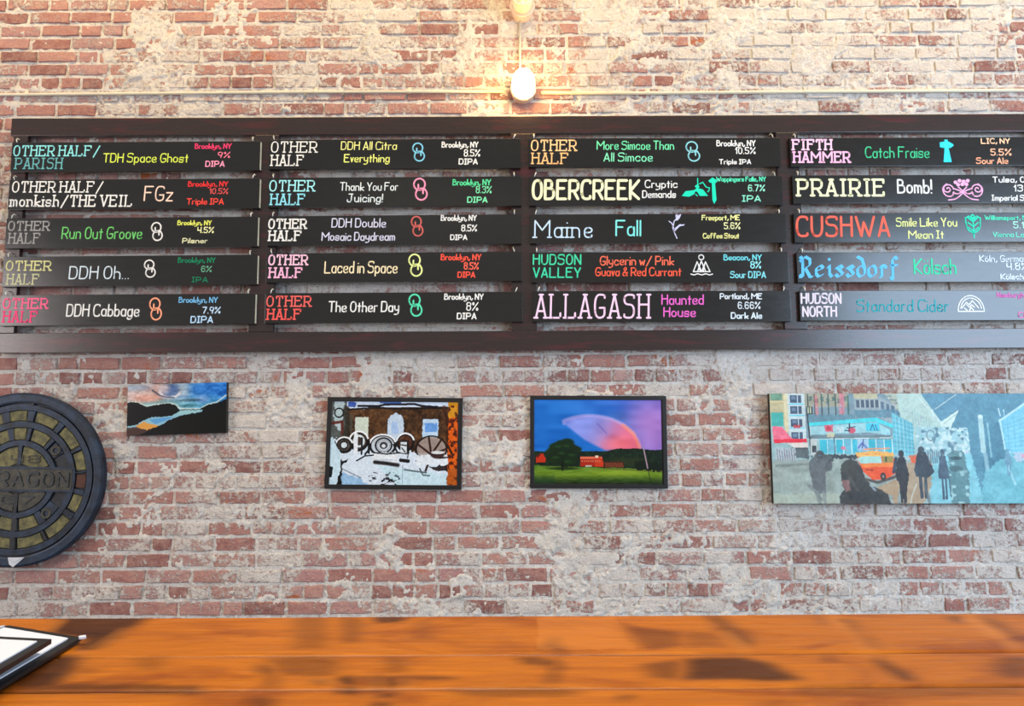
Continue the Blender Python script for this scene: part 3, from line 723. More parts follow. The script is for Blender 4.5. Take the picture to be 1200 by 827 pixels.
# ------------------------------------------------------------------ conduit and lamps
def conduit(name, pts, r, label):
    root = empty(name, at(*pts[0], WALL_Y-.012)); bm = bmesh.new()
    P = [at(px, py, WALL_Y-.013) for px, py in pts]
    add_tube(bm, [p-root.location for p in P], r, 12); bm_obj('pipe', bm, M['conduit'], root, True)
    for k in range(1, len(P)-1):
        d = (P[k+1]-P[k-1]).normalized(); bm = bmesh.new(); c = P[k]-root.location
        horiz = abs(d.x) > .5
        add_tube(bm, [c-d*.008, c+d*.008], r+.0016, 12)
        if horiz: add_box(bm, (c.x, c.y+.008, c.z+.014), (.016, .003, .026), 0)
        bm_obj('strap', bm, M['conduit'], root)
    tag(root, label, 'conduit'); return root
conduit('electrical_conduit', [(-140, 111.6), (30, 110.8), (370, 107.8), (480, 107.5), (590, 107.3)], .0075, 'thin painted conduit running left from the lit wall lamp along the bricks')
conduit('electrical_conduit', [(634, 108.8), (760, 109.2), (945, 107.6), (1090, 106.6), (1340, 105.2)], .0085, 'white painted conduit running right from the lit wall lamp along the bricks')
conduit('electrical_conduit', [(609.5, 96), (609.5, 60), (609.5, 12)], .0055, 'short upright conduit joining the two wall lamps')

def wall_lamp(px, py, label, lit):
    b = at(px, py, WALL_Y-.004); root = empty('wall_lamp', b, (math.radians(90), 0, 0))   # local z points to the room
    tag(root, label, 'lamp')
    bm = bmesh.new(); add_lathe(bm, [(0, -.02), (.050, -.02), (.056, -.012), (.056, .040), (.050, .046), (0, .046)], 32); bm_obj('junction_box', bm, M['lampbox'], root, True)
    bm = bmesh.new(); add_lathe(bm, [(0, .0462), (.060, .0462), (.063, .050), (.063, .058), (.057, .064), (0, .064)], 32); bm_obj('glass_holder', bm, M['lampbox'], root, True)
    bm = bmesh.new(); add_lathe(bm, [(0, .0645), (.050, .0645), (.054, .075), (.055, .11), (.053, .150), (.046, .172), (.030, .186), (0, .190)], 36)
    g = bm_obj('glass_jar', bm, M['lit' if lit else 'glass'], root, True)
    if lit: g['label'] = 'glowing warm white glass'
    if not lit:
        bm = bmesh.new(); add_lathe(bm, [(.0485, .150), (.056, .150), (.056, .158), (.0485, .158)], 32); bm_obj('glass_rim', bm, M['hook'], root, True)
wall_lamp(613, 110, 'lit jar-shaped wall lamp glowing warm white above the menu frame', True)
wall_lamp(612, 14, 'unlit white jar-shaped wall lamp at the top edge of the picture above the lit one', False)

# ------------------------------------------------------------------ flat pictures, painted on fine grids
class Paint:
    """colour grid over the domain x0..x1, y0..y1 (y down)"""
    def __init__(s, x0, y0, x1, y1, nx):
        s.d = (x0, y0, x1, y1); s.nx = nx; s.ny = int(round(nx*(y1-y0)/(x1-x0)))
        s.X, s.Y = np.meshgrid(np.linspace(x0, x1, s.nx), np.linspace(y0, y1, s.ny)); s.c = np.zeros((s.ny, s.nx, 3)); s.px = (x1-x0)/s.nx
    def fill(s, c): s.c[:] = c
    def blend(s, m, c): s.c = s.c*(1-m[..., None]) + np.asarray(c)*m[..., None]
    def grad(s, stops, axis='y', mask=None):
        v = s.Y if axis == 'y' else s.X; ps = [p for p, _ in stops]
        g = np.stack([np.interp(v, ps, [c[i] for _, c in stops]) for i in range(3)], 2)
        if mask is None: s.c = g
        else: s.c = s.c*(1-mask[..., None])+g*mask[..., None]
    def pmask(s, pts, wob=0, seed=3, ws=12):
        X, Y = s.X, s.Y
        if hasattr(s, 'd'):
            a, b, c, d = s.d; pts = [(x-60 if x <= a+1 else (x+60 if x >= c-1 else x), y-60 if y <= b+1 else (y+60 if y >= d-1 else y)) for x, y in pts]
        if wob: X = X+wob*vnoise(s.X, s.Y, ws, seed); Y = Y+wob*vnoise(s.X, s.Y, ws, seed+1)
        m = np.zeros(X.shape, bool); n = len(pts)
        for i in range(n):
            (x1, y1), (x2, y2) = pts[i], pts[(i+1) % n]
            if y1 == y2: continue
            k = ((y1 > Y) != (y2 > Y)) & (X < (x2-x1)*(Y-y1)/(y2-y1)+x1); m ^= k
        return m.astype(float)
    def poly(s, pts, c, a=1.0, wob=0, seed=3, ws=12): s.blend(s.pmask(pts, wob, seed, ws)*a, c)
    def rect(s, x0, y0, x1, y1, c, a=1.0, wob=0): s.poly([(x0, y0), (x1, y0), (x1, y1), (x0, y1)], c, a, wob)
    def ell(s, cx, cy, rx, ry, c, a=1.0, soft=0.15):
        r = np.sqrt(((s.X-cx)/rx)**2+((s.Y-cy)/ry)**2); s.blend(a*(1-sstep(1-soft, 1+soft, r)), c)
    def ring(s, cx, cy, rx, ry, w, c, a=1.0, a0=None, a1=None):
        r = np.sqrt(((s.X-cx)/rx)**2+((s.Y-cy)/ry)**2); m = np.abs(r-1)*min(rx, ry) < w/2
        if a0 is not None:
            an = np.degrees(np.arctan2(-(s.Y-cy), s.X-cx)) % 360; m &= (an >= a0) & (an <= a1)
        s.blend(m*a, c)
    def line(s, pts, w, c, a=1.0, soft=False):
        dm = np.full(s.X.shape, 1e9)
        for (x1, y1), (x2, y2) in zip(pts, pts[1:]):
            dx, dy = x2-x1, y2-y1; L = dx*dx+dy*dy+1e-9; t = np.clip(((s.X-x1)*dx+(s.Y-y1)*dy)/L, 0, 1)
            dm = np.minimum(dm, np.hypot(s.X-x1-t*dx, s.Y-y1-t*dy))
        s.blend(a*(1-sstep(w*.25, w*.75, dm)) if soft else (dm < w/2)*a, c)
    def noise(s, sc, amp, seed, mask=None, tint=(1, 1, 1), sy=None):
        n = vnoise(s.X, s.Y*(sc/(sy or sc)), sc, seed)*amp
        if mask is not None: n = n*mask
        s.c = s.c + n[..., None]*np.asarray(tint)
    def lin(s):
        c = np.clip(s.c, 0, 1)*.93; return np.where(c <= .04045, c/12.92, ((c+.055)/1.055)**2.4)

def picture(name, corners, Yp, depth, paint, mat, side, border, label, cat, parts):
    """corners px (tl, tr, br, bl) of the outer edge on the plane y = Yp"""
    A, B, C, D = [at(x, y, Yp) for x, y in corners]
    cen = (A+B+C+D)/4; wd = ((B-A).length+(C-D).length)/2; ht = ((A-D).length+(B-C).length)/2
    ang = math.atan2((B.z-A.z+C.z-D.z)/2, (B.x-A.x+C.x-D.x)/2)
    root = empty(name, (cen.x, Yp, cen.z), (0, -ang, 0)); tag(root, label, cat)
    bo = border
    iw, ih = wd-2*bo, ht-2*bo
    xs = np.linspace(-iw/2, iw/2, paint.nx); zs = np.linspace(-ih/2, ih/2, paint.ny)
    XX, ZZ = np.meshgrid(xs, zs); yy = .0035 if bo else -.0006
    V = np.stack([XX, np.full_like(XX, yy), ZZ], 2); c = paint.lin()[::-1]
    link(parts[0], grid_mesh(parts[0], V, colors=c, smooth=False), mat, root)
    if bo:
        for (cx, cz, sx, sz) in ((0, ht/2-bo/2, wd, bo), (0, -ht/2+bo/2, wd, bo), (-wd/2+bo/2, 0, bo, ht-2*bo), (wd/2-bo/2, 0, bo, ht-2*bo)):
            bm = bmesh.new(); add_box(bm, (cx, depth/2, cz), (sx, depth, sz), .0012); bm_obj('frame_moulding', bm, side, root)
        bm = bmesh.new(); add_box(bm, (0, .0035+.004, 0), (iw+.002, .006, ih+.002)); bm_obj('backing', bm, side, root)
    else:
        bm = bmesh.new(); add_box(bm, (0, depth/2, 0), (wd, depth, ht), .001); bm_obj('stretcher', bm, side, root)
    return root

# lake at dusk (domain 0..1000 x 0..510)
p = Paint(0, 0, 1000, 510, 230)
p.grad([(0, (.62, .70, .78)), (300, (.78, .62, .58)), (420, (.62, .66, .72)), (520, (.55, .66, .78)), (650, (.35, .60, .82)), (1000, (.10, .45, .80))], 'x')
up = 1-sstep(60, 220, p.Y)
p.blend(sstep(110, 210, p.Y)*(1-sstep(120, 1000, p.X)*.5)*.75, (.45, .75, .78))
p.ell(60, 110, 200, 70, (.84, .70, .66), .8, .8); p.ell(190, 140, 120, 35, (.86, .60, .52), .8, .7); p.ell(80, 20, 150, 40, (.60, .66, .74), .7, .6)
p.ell(430, 60, 90, 60, (.20, .32, .55), .75, .5); p.ell(360, 40, 60, 50, (.85, .78, .78), .8, .6); p.ring(430, 60, 105, 80, 22, (.85, .82, .84), .8, 180, 350)
p.line([(250, 60), (330, 115), (400, 135), (470, 140)], 14, (.22, .25, .36), .8, True); p.ell(580, 60, 60, 55, (.75, .76, .74), .7, .7)
p.ell(820, 60, 200, 60, (.10, .42, .78), .7, .6); p.ell(760, 165, 60, 40, (.45, .62, .85), .8, .6); p.ell(640, 170, 110, 14, (.20, .30, .36), .8, .6); p.ell(620, 225, 100, 14, (.18, .42, .45), .8, .6)
p.noise(60, .10, 21, sy=25); p.noise(22, .07, 22, sy=12)
p.line([(0, 178), (60, 172), (110, 180), (190, 222), (300, 205), (440, 195), (490, 215), (540, 255), (740, 262), (810, 220), (900, 200), (1000, 130)], 16, (.90, .92, .88), .75, True)
p.poly([(0, 182), (60, 172), (110, 178), (190, 225), (300, 205), (420, 195), (480, 210), (530, 262), (740, 264), (810, 222), (900, 206), (960, 185), (1000, 140), (1000, 510), (0, 510)], (.015, .02, .035), 1, 5)
p.poly([(90, 405), (190, 350), (250, 330), (390, 330), (460, 320), (540, 270), (760, 272), (750, 292), (560, 320), (420, 365), (330, 420), (200, 455), (90, 440), (0, 450), (0, 420)], (.55, .75, .82), 1, 5)
p.poly([(540, 275), (740, 275), (720, 292), (560, 312), (500, 318)], (.62, .80, .80), .8, 4); p.poly([(220, 350), (390, 335), (470, 335), (380, 375), (280, 400)], (.35, .62, .85), .9, 5)
p.poly([(90, 410), (170, 375), (250, 400), (330, 420), (200, 455), (110, 440)], (.88, .62, .28), 1, 6)
p.poly([(0, 425), (90, 425), (200, 460), (260, 450), (130, 500), (0, 510)], (.30, .20, .18), .9, 5); p.poly([(330, 500), (330, 425), (450, 375), (560, 325), (760, 296), (1000, 250), (1000, 510)], (.02, .03, .02), 1, 6)
picture('canvas_print', [(149.5, 451.3), (265, 447.8), (265.5, 506.8), (148.8, 510.7)], 3.478, .028, p, M['print'], M['canvas_side'], 0,
        'small frameless canvas print of a lake between dark hills under a blue sky', 'picture', ['print'])

# snowy machinery (zoom domain)
p = Paint(140, 155, 905, 665, 330)
p.fill((.30, .19, .10)); p.noise(40, .10, 31, tint=(1, .7, .4)); p.noise(12, .08, 32, tint=(1, .8, .6))
p.poly([(225, 155), (905, 155), (905, 178), (650, 186), (430, 190), (330, 205), (228, 195)], (.80, .86, .94)); p.poly([(240, 160), (290, 158), (285, 190), (235, 190)], (.15, .28, .62), .9, 4)
p.line([(300, 182), (420, 182), (460, 172), (640, 168), (690, 180), (780, 185)], 14, (.07, .08, .13), 1); p.rect(430, 155, 560, 166, (.15, .3, .6), .8)
p.line([(230, 205), (300, 200), (420, 192), (560, 198), (840, 190)], 12, (.05, .04, .04), .9)
p.rect(140, 155, 232, 400, (.32, .34, .33)); p.poly([(160, 155), (220, 155), (205, 330), (180, 330), (150, 250)], (.72, .80, .82), .9, 8)
p.ring(185, 225, 26, 28, 9, (.06, .07, .08)); p.line([(148, 290), (205, 280), (210, 360)], 16, (.35, .10, .06), .9, True); p.line([(228, 200), (240, 300), (225, 380)], 34, (.17, .16, .13), .9, True); p.line([(262, 240), (262, 350)], 14, (.30, .30, .26), .8, True)
p.rect(285, 252, 364, 385, (.80, .84, .78), 1, 3); p.poly([(480, 262), (505, 235), (530, 222), (560, 240), (578, 265), (578, 385), (480, 385)], (.76, .83, .90), 1, 3); p.rect(692, 262, 788, 372, (.74, .84, .93), 1, 3)
p.rect(704, 285, 780, 340, (.32, .55, .85), .8, 5); p.rect(505, 280, 540, 350, (.62, .74, .92), .7, 8); p.line([(575, 255), (590, 300), (585, 360)], 7, (.05, .04, .03), .8); p.line([(478, 265), (478, 360)], 6, (.08, .06, .04), .8); p.line([(820, 190), (850, 300), (848, 400)], 26, (.22, .10, .05), .9, True)
p.poly([(140, 375), (240, 395), (380, 410), (560, 420), (640, 470), (850, 470), (850, 665), (140, 665)], (.84, .89, .94), 1, 12)
def wheel(cx, cy, rx, ry, dark=(.07, .06, .07), w=15, snow=True, fillc=(.20, .15, .12)):
    p.ell(cx, cy, rx, ry, fillc, .9, .05); p.ring(cx, cy, rx, ry, w, dark)
    if snow: p.ring(cx, cy, rx+5, ry+5, 9, (.95, .96, .98), 1, 15, 170)
wheel(310, 400, 52, 55); p.ring(310, 400, 30, 33, 11, (.86, .90, .92)); p.line([(292, 360), (292, 470)], 22, (.90, .92, .94)); p.line([(328, 380), (328, 480)], 10, (.08, .08, .1))
wheel(222, 425, 46, 44); p.ell(225, 425, 24, 24, (.82, .86, .88), 1); p.ring(222, 425, 22, 22, 9, (.05, .05, .07)); p.line([(165, 400), (190, 460)], 8, (.05, .05, .07))
wheel(590, 405, 48, 50, fillc=(.30, .16, .10)); p.line([(560, 400), (605, 400), (610, 470), (548, 470)], 12, (.07, .06, .07)); p.rect(562, 402, 600, 470, (.85, .88, .90)); p.line([(565, 420), (598, 425)], 8, (.06, .06, .08)); p.line([(570, 440), (590, 465)], 8, (.06, .06, .08))
wheel(455, 425, 76, 62, w=13, fillc=(.78, .82, .86)); p.ring(460, 425, 48, 45, 10, (.06, .06, .08)); p.ring(460, 425, 36, 34, 5, (.60, .62, .66)); p.ell(460, 425, 24, 22, (.20, .18, .2), 1); p.ell(460, 428, 12, 11, (.85, .88, .9), 1); p.line([(372, 400), (372, 470)], 14, (.06, .06, .08)); p.line([(380, 440), (350, 480)], 12, (.06, .06, .08))
p.line([(520, 420), (545, 470)], 12, (.05, .05, .06)); p.rect(395, 470, 550, 545, (.90, .92, .94), 1, 6); p.line([(400, 470), (480, 478), (552, 470)], 8, (.06, .05, .06)); p.line([(300, 520), (350, 490), (400, 485)], 9, (.07, .06, .07)); p.line([(410, 528), (480, 535), (548, 545)], 22, (.08, .07, .08), .95, True); p.line([(415, 512), (545, 515)], 6, (.75, .80, .85))
p.line([(565, 515), (610, 520)], 22, (.08, .07, .08)); p.line([(552, 470), (610, 478), (605, 500)], 7, (.3, .3, .3))
p.ring(748, 445, 92, 80, 9, (.10, .07, .06), 1); p.ell(748, 445, 86, 74, (.66, .60, .58), .85, .04)
for an in (100, 55, 145, 200, 20, 250): p.line([(748, 480), (748+95*math.cos(math.radians(an)), 480-105*math.sin(math.radians(an)))], 13, (.20, .08, .06))
p.rect(650, 485, 850, 545, (.88, .91, .94), 1, 10); p.ell(785, 480, 40, 24, (.22, .12, .12), .95); p.ell(785, 466, 40, 10, (.93, .95, .96), .9); p.line([(800, 500), (850, 495)], 10, (.2, .12, .10)); p.poly([(730, 555), (850, 540), (850, 580), (790, 580)], (.14, .10, .11), .95, 6); p.line([(590, 572), (640, 580), (720, 590)], 10, (.12, .10, .12), .9); p.line([(680, 565), (700, 605), (740, 608)], 9, (.12, .10, .12), .9)
p.poly([(150, 380), (200, 470), (215, 560), (180, 665), (140, 665), (140, 400)], (.78, .88, .93), 1, 6); p.poly([(140, 530), (160, 560), (155, 620), (140, 640)], (.06, .08, .10)); p.poly([(205, 505), (215, 520), (250, 512), (240, 530), (215, 545), (218, 665), (178, 665), (190, 620), (205, 590)], (.07, .06, .07), 1, 4)
p.line([(215, 570), (330, 625)], 5, (.35, .36, .42)); p.poly([(215, 590), (330, 630), (430, 665), (215, 665)], (.52, .70, .86), .8, 8)
m = p.pmask([(340, 590), (560, 590), (560, 665), (440, 665)], 8); n_ = vnoise(p.X, p.Y*2, 26, 35)+.6*vnoise(p.X, p.Y*2, 10, 36)
p.blend(m*sstep(0, .3, n_), (.10, .10, .13)); p.line([(578, 545), (578, 660)], 5, (.55, .6, .66)); p.blend(p.pmask([(420, 545), (850, 600), (850, 665), (600, 665)], 5)*.35, (.65, .86, .88))
p.rect(848, 155, 905, 665, (.86, .36, .06), 1, 4); p.rect(848, 155, 905, 250, (.80, .60, .12), .8, 8); p.blend(p.pmask([(848, 155), (905, 155), (905, 665), (848, 665)])*sstep(.1, .5, vnoise(p.X, p.Y, 22, 37)+.5*vnoise(p.X, p.Y, 9, 38)), (.30, .10, .03)); p.rect(845, 560, 905, 665, (.55, .30, .12), .5, 5)
p.line([(845, 420), (870, 470), (880, 480)], 14, (.15, .05, .03), .9); p.noise(9, .05, 39)
picture('framed_photograph', [(383.4, 465), (541.8, 466.2), (540.8, 573.8), (380.6, 572.6)], 3.482, .024, p, M['print'], M['black_frame'], .0205,
        'black framed photograph of snow covered machine wheels before three arched windows', 'picture', ['print'])

# rainbow over a farm
p = Paint(138, 145, 905, 655, 330)
p.fill((.09, .42, .78)); p.blend(sstep(250, 600, p.X)*(1-sstep(145, 330, p.Y))*.55, (.30, .40, .80)); p.blend(sstep(560, 900, p.X)*.75, (.60, .44, .78)); p.ell(430, 160, 160, 60, (.18, .50, .85), .5, .9)
p.ell(640, 250, 60, 28, (.22, .38, .68), .7, .8); p.ell(820, 300, 130, 110, (.80, .50, .78), .6, .8); p.ell(840, 420, 120, 50, (.72, .48, .78), .5, .8)
arch = p.pmask([(315, 290)] + [(470+300*math.cos(math.radians(a)), 455-215*math.sin(math.radians(a))) for a in range(122, -1, -6)] + [(770, 445), (560, 450), (440, 390)], 0)
arch = sum(np.roll(np.roll(arch, i, 0), j, 1) for i in range(-3, 4) for j in range(-3, 4))/49; p.blend(arch*.85, (.52, .56, .90)); p.blend(arch*sstep(440, 760, p.X+.6*(p.Y-300))*.9, (.96, .42, .52)); p.blend(arch*(1-sstep(0, 60, np.hypot(p.X-470, (p.Y-300)*.8)-90))*.25, (.75, .70, .95))
p.line([(315, 290)] + [(470+300*math.cos(math.radians(a)), 455-215*math.sin(math.radians(a))) for a in range(122, 2, -6)], 20, (.84, .70, .92), .45, True)
p.line([(670, 300), (730, 350), (765, 430)], 22, (1, .55, .42), .6, True); p.line([(515, 290), (570, 350)], 8, (.45, .40, .75), .6, True); p.ell(640, 410, 90, 40, (.98, .45, .45), .5, .8)
p.noise(70, .05, 41, sy=30)
p.poly([(138, 455), (230, 462), (400, 458), (570, 455), (640, 440), (760, 440), (850, 448), (905, 438), (905, 600), (138, 600)], (.07, .14, .09), 1, 3); p.noise(14, .05, 42, p.pmask([(138, 455), (905, 440), (905, 570), (138, 560)]), (.6, 1, .5)); p.ell(690, 520, 120, 26, (.16, .20, .10), .8, .5)
p.grad([(530, (.20, .34, .10)), (560, (.38, .52, .14)), (600, (.42, .54, .13)), (632, (.20, .30, .09)), (655, (.08, .13, .06))], 'y', p.pmask([(138, 535), (230, 548), (420, 552), (700, 560), (905, 580), (905, 655), (138, 655)], 3)*1.0)
p.noise(30, .05, 43, p.pmask([(138, 545), (905, 575), (905, 655), (138, 655)]), sy=8); p.ell(640, 585, 150, 14, (.60, .68, .18), .6, .7); p.blend((p.X < 260)*sstep(575, 640, p.Y)*.5, (.10, .22, .14))
p.poly([(150, 490), (170, 472), (190, 472), (207, 500), (205, 525), (150, 525)], (.75, .18, .08), 1, 2); p.poly([(148, 488), (170, 470), (178, 478), (155, 500)], (.35, .10, .08))
p.rect(412, 495, 545, 548, (.66, .14, .07)); p.rect(412, 490, 540, 503, (.88, .42, .30)); p.poly([(495, 490), (515, 482), (535, 500), (550, 520), (550, 552), (500, 552)], (.78, .22, .10)); p.rect(500, 482, 520, 497, (.90, .80, .68))
for k in range(9): p.rect(420+k*13, 512, 427+k*13, 522, (.80, .42, .30))
p.rect(555, 520, 670, 556, (.30, .12, .08), .9, 3); 
for k in range(9): p.line([(560+k*12, 528), (570+k*12, 552)], 4, (.60, .30, .18))
p.rect(440, 540, 480, 552, (.75, .80, .72), .8, 3); p.line([(550, 560), (900, 580)], 4, (.32, .20, .14), .8)
for k in range(34):
    rr = random.Random(k); a = rr.uniform(0, 6.28); d = math.sqrt(rr.random()); cx, cy = 312+d*88*math.cos(a), 472+d*72*math.sin(a)*(.9)
    p.ell(cx, cy, rr.uniform(22, 34), rr.uniform(14, 24), (.05+.05*rr.random(), .13+.06*rr.random(), .06), .9, .25)
p.ell(335, 405, 40, 24, (.06, .16, .07), 1, .3); p.ell(310, 470, 75, 60, (.05, .13, .06), .7, .5); p.line([(306, 520), (306, 572)], 11, (.05, .05, .04)); p.ell(310, 562, 90, 9, (.06, .12, .05), .8, .5)
for x_, y_ in ((280, 430), (330, 425), (300, 470), (360, 480), (265, 495), (335, 520)): p.ell(x_, y_, 20, 9, (.14, .27, .12), .7, .6)
p.poly([(740, 520), (800, 515), (905, 540), (905, 585), (740, 568)], (.05, .10, .06), .9, 8); p.line([(788, 432), (812, 560)], 7, (.66, .55, .60)); p.line([(812, 560), (830, 650)], 5, (.12, .16, .08), .8); p.rect(897, 145, 905, 655, (.07, .06, .08), .8)
picture('framed_photograph', [(620.5, 463.3), (781.2, 463.8), (782.6, 572.6), (622, 571.8)], 3.482, .024, p, M['print'], M['black_frame'], .0195,
        'black framed photograph of a pink rainbow over a red barn and a tree', 'picture', ['print'])

# rainy city street, painted canvas. domain: photo px*5.7 from (895,455) -> 35..; right edge beyond the frame
p = Paint(35, 40, 2010, 765, 620)
SK = (.42, .64, .70)
p.fill((.62, .74, .74)); p.noise(120, .05, 51)
p.poly([(985, 40), (2010, 40), (2010, 765), (1300, 765)], (.40, .66, .72)); p.poly([(1030, 40), (1720, 40), (1650, 180), (1560, 300), (1400, 300), (1140, 235)], (.36, .57, .66), 1, 4)
# left beige building, awning
p.rect(35, 40, 135, 260, (.76, .72, .56)); p.rect(40, 40, 118, 85, (.45, .62, .52)); p.rect(40, 165, 122, 260, (.28, .70, .66)); p.rect(35, 88, 135, 100, (.86, .80, .62)); p.rect(128, 40, 160, 300, (.86, .82, .66))
p.rect(155, 40, 270, 345, (.78, .84, .84))
for k, y_ in enumerate((50, 125, 210, 298)): p.rect(172, y_, 248, y_+52, (.26, .33, .42)); p.rect(165, y_+56, 262, y_+66, (.45, .82, .90)); p.line([(222, y_), (222, y_+52)], 5, (.75, .82, .86)); p.rect(180, y_+8, 210, y_+30, (.45, .55, .65), .8)
p.rect(185, 250, 235, 270, (.82, .25, .28), .8); p.poly([(45, 258), (110, 262), (165, 330), (185, 345), (50, 350)], (.95, .45, .55)); p.poly([(48, 345), (270, 340), (275, 365), (55, 370)], (.92, .16, .25)); p.poly([(140, 370), (278, 366), (278, 402), (190, 402)], (.90, .86, .82)); p.rect(150, 398, 280, 408, (.25, .27, .28))
# upper big building
p.poly([(270, 40), (760, 40), (985, 120), (1000, 320), (270, 340)], (.50, .60, .64)); p.rect(270, 40, 560, 130, (.66, .64, .54), .9, 3)
for k in range(6): p.line([(290+k*46, 45), (290+k*46, 190)], 9, (.24, .31, .30), .85)
for k in range(7): p.rect(300+k*38, 60+12*(k % 2), 322+k*38, 92+12*(k % 2), (.30, .42, .40), .8, 3)
p.rect(278, 128, 320, 178, (.16, .20, .20)); p.rect(286, 132, 296, 174, (.72, .74, .62)); p.rect(302, 132, 310, 174, (.72, .74, .62)); p.line([(345, 60), (350, 190)], 22, (.86, .50, .52), .7, True); p.line([(520, 50), (515, 165)], 34, (.88, .52, .58), .8, True); p.line([(560, 60), (560, 190)], 12, (.15, .35, .30), .7, True)
p.poly([(600, 50), (770, 60), (985, 180), (985, 300), (760, 200), (600, 200)], (.60, .66, .68)); p.rect(600, 40, 760, 75, (.80, .76, .58), .8, 3)
for k in range(5): p.rect(615+k*32, 84, 636+k*32, 134, (.30, .36, .42)); p.rect(640+k*32, 84, 644+k*32, 134, (.80, .83, .82))
for k in range(6): p.poly([(780+k*34, 92+k*13), (800+k*34, 100+k*13), (800+k*34, 150+k*13), (780+k*34, 142+k*13)], (.32, .42, .50))
p.rect(280, 180, 600, 232, (.38, .56, .62), .8, 4); p.rect(600, 150, 985, 200, (.32, .52, .60), .7, 6)
p.poly([(760, 40), (880, 40), (1010, 180), (1010, 260), (900, 170)], (.70, .72, .64), .9, 3)
for k in range(5): p.line([(800+k*40, 60+k*22), (850+k*34, 60+k*24)], 9, (.42, .50, .52), .8)
# turquoise band and signs
p.poly([(285, 235), (740, 200), (905, 268), (905, 292), (735, 228), (285, 258)], (.28, .83, .86)); p.poly([(300, 262), (735, 232), (830, 280), (830, 320), (690, 300), (300, 315)], (.62, .82, .84)); p.rect(670, 235, 762, 292, (.25, .78, .86), .95)
p.line([(700, 285), (715, 245), (730, 285)], 6, (.12, .35, .55)); p.line([(735, 248), (745, 285)], 6, (.12, .35, .55)); p.rect(395, 250, 450, 295, (.88, .38, .46), .9, 3); p.ell(422, 272, 18, 16, (.75, .20, .26), .9); p.ell(575, 285, 26, 20, (.85, .28, .38), .9); p.line([(562, 240), (560, 290), (530, 285)], 8, (.10, .20, .28)); p.line([(540, 270), (600, 262)], 6, (.10, .2, .28)); p.rect(470, 262, 520, 300, (.80, .88, .88), .8)
p.line([(300, 262), (300, 320)], 5, (.9, .95, .95)); p.rect(300, 318, 830, 345, (.42, .52, .54), .9, 3); p.line([(300, 345), (830, 335)], 5, (.80, .88, .88)); p.rect(410, 300, 460, 332, (.86, .84, .66), .8, 3)
p.rect(355, 345, 850, 440, (.34, .74, .80)); 
for k in range(9): p.rect(362+k*54, 350, 402+k*54, 430, (.20+.25*(k % 2), .72, .80), .9); p.line([(408+k*54, 345), (408+k*54, 440)], 5, (.82, .92, .92))
p.rect(605, 345, 680, 420, (.66, .78, .88), .9, 4); p.line([(615, 400), (640, 370), (670, 402)], 12, (.30, .38, .66), .8, True); p.line([(650, 345), (640, 400)], 6, (.2, .25, .5)); p.ell(512, 402, 16, 12, (.92, .48, .58), .9)
p.line([(280, 150), (300, 460)], 10, (.22, .26, .28)); p.rect(296, 345, 338, 450, (.75, .78, .76)); p.rect(304, 385, 332, 430, (.20, .22, .22)); p.line([(455, 330), (458, 450)], 6, (.20, .3, .34)); p.rect(60, 400, 195, 520, (.70, .74, .76), .9, 6)
for k in range(8): p.line([(70+k*16, 410+6*(k % 3)), (76+k*16, 490)], 7, (.40+.1*(k % 2), .42, .45), .7)
p.rect(195, 400, 280, 470, (.30, .33, .34), .8, 8)
# right-going facade, far street
p.poly([(880, 40), (1010, 40), (1180, 235), (1180, 400), (1000, 400), (905, 200)], (.72, .82, .78), 1, 2)
for k in range(9): p.line([(985+k*18, 130+k*14), (1000+k*18, 400)], 5, (.56, .72, .72), .7)
for k in range(7): p.line([(930, 150+k*36), (1170, 240+k*24)], 4, (.60, .76, .76), .7)
p.poly([(850, 170), (985, 240), (985, 460), (850, 440)], (.42, .74, .80), 1, 3)
for k in range(8): p.line([(855, 200+k*32), (985, 250+k*26)], 6, (.26, .58, .66), .7)
for k in range(5): p.line([(870+k*25, 190+k*12), (870+k*25, 450)], 4, (.70, .88, .90), .7)
p.poly([(1165, 235), (1320, 135), (1325, 150), (1240, 265), (1180, 262)], (.82, .90, .86), 1, 2); p.line([(1190, 245), (1300, 165)], 4, (.55, .70, .70)); p.line([(1140, 145), (1290, 45)], 5, (.72, .82, .82)); p.line([(1400, 42), (1450, 75)], 5, (.78, .86, .86)); p.line([(1125, 150), (1125, 200)], 5, (.80, .88, .88)); p.line([(1020, 50), (1180, 235)], 5, (.82, .90, .88))
p.rect(1000, 265, 1360, 460, (.62, .78, .80), 1, 6); p.blend(p.pmask([(1000, 265), (1360, 265), (1360, 460), (1000, 460)])*sstep(0, .5, vnoise(p.X, p.Y, 20, 52)+.5*vnoise(p.X, p.Y, 9, 53))*.7, (.86, .92, .90)); p.blend(p.pmask([(1040, 265), (1340, 265), (1340, 440), (1040, 440)])*sstep(.3, .7, vnoise(p.X, p.Y, 24, 54)), (.36, .52, .58)); p.ring(1100, 320, 26, 34, 6, (.45, .55, .60)); p.line([(1235, 262), (1345, 272)], 6, (.85, .93, .92))
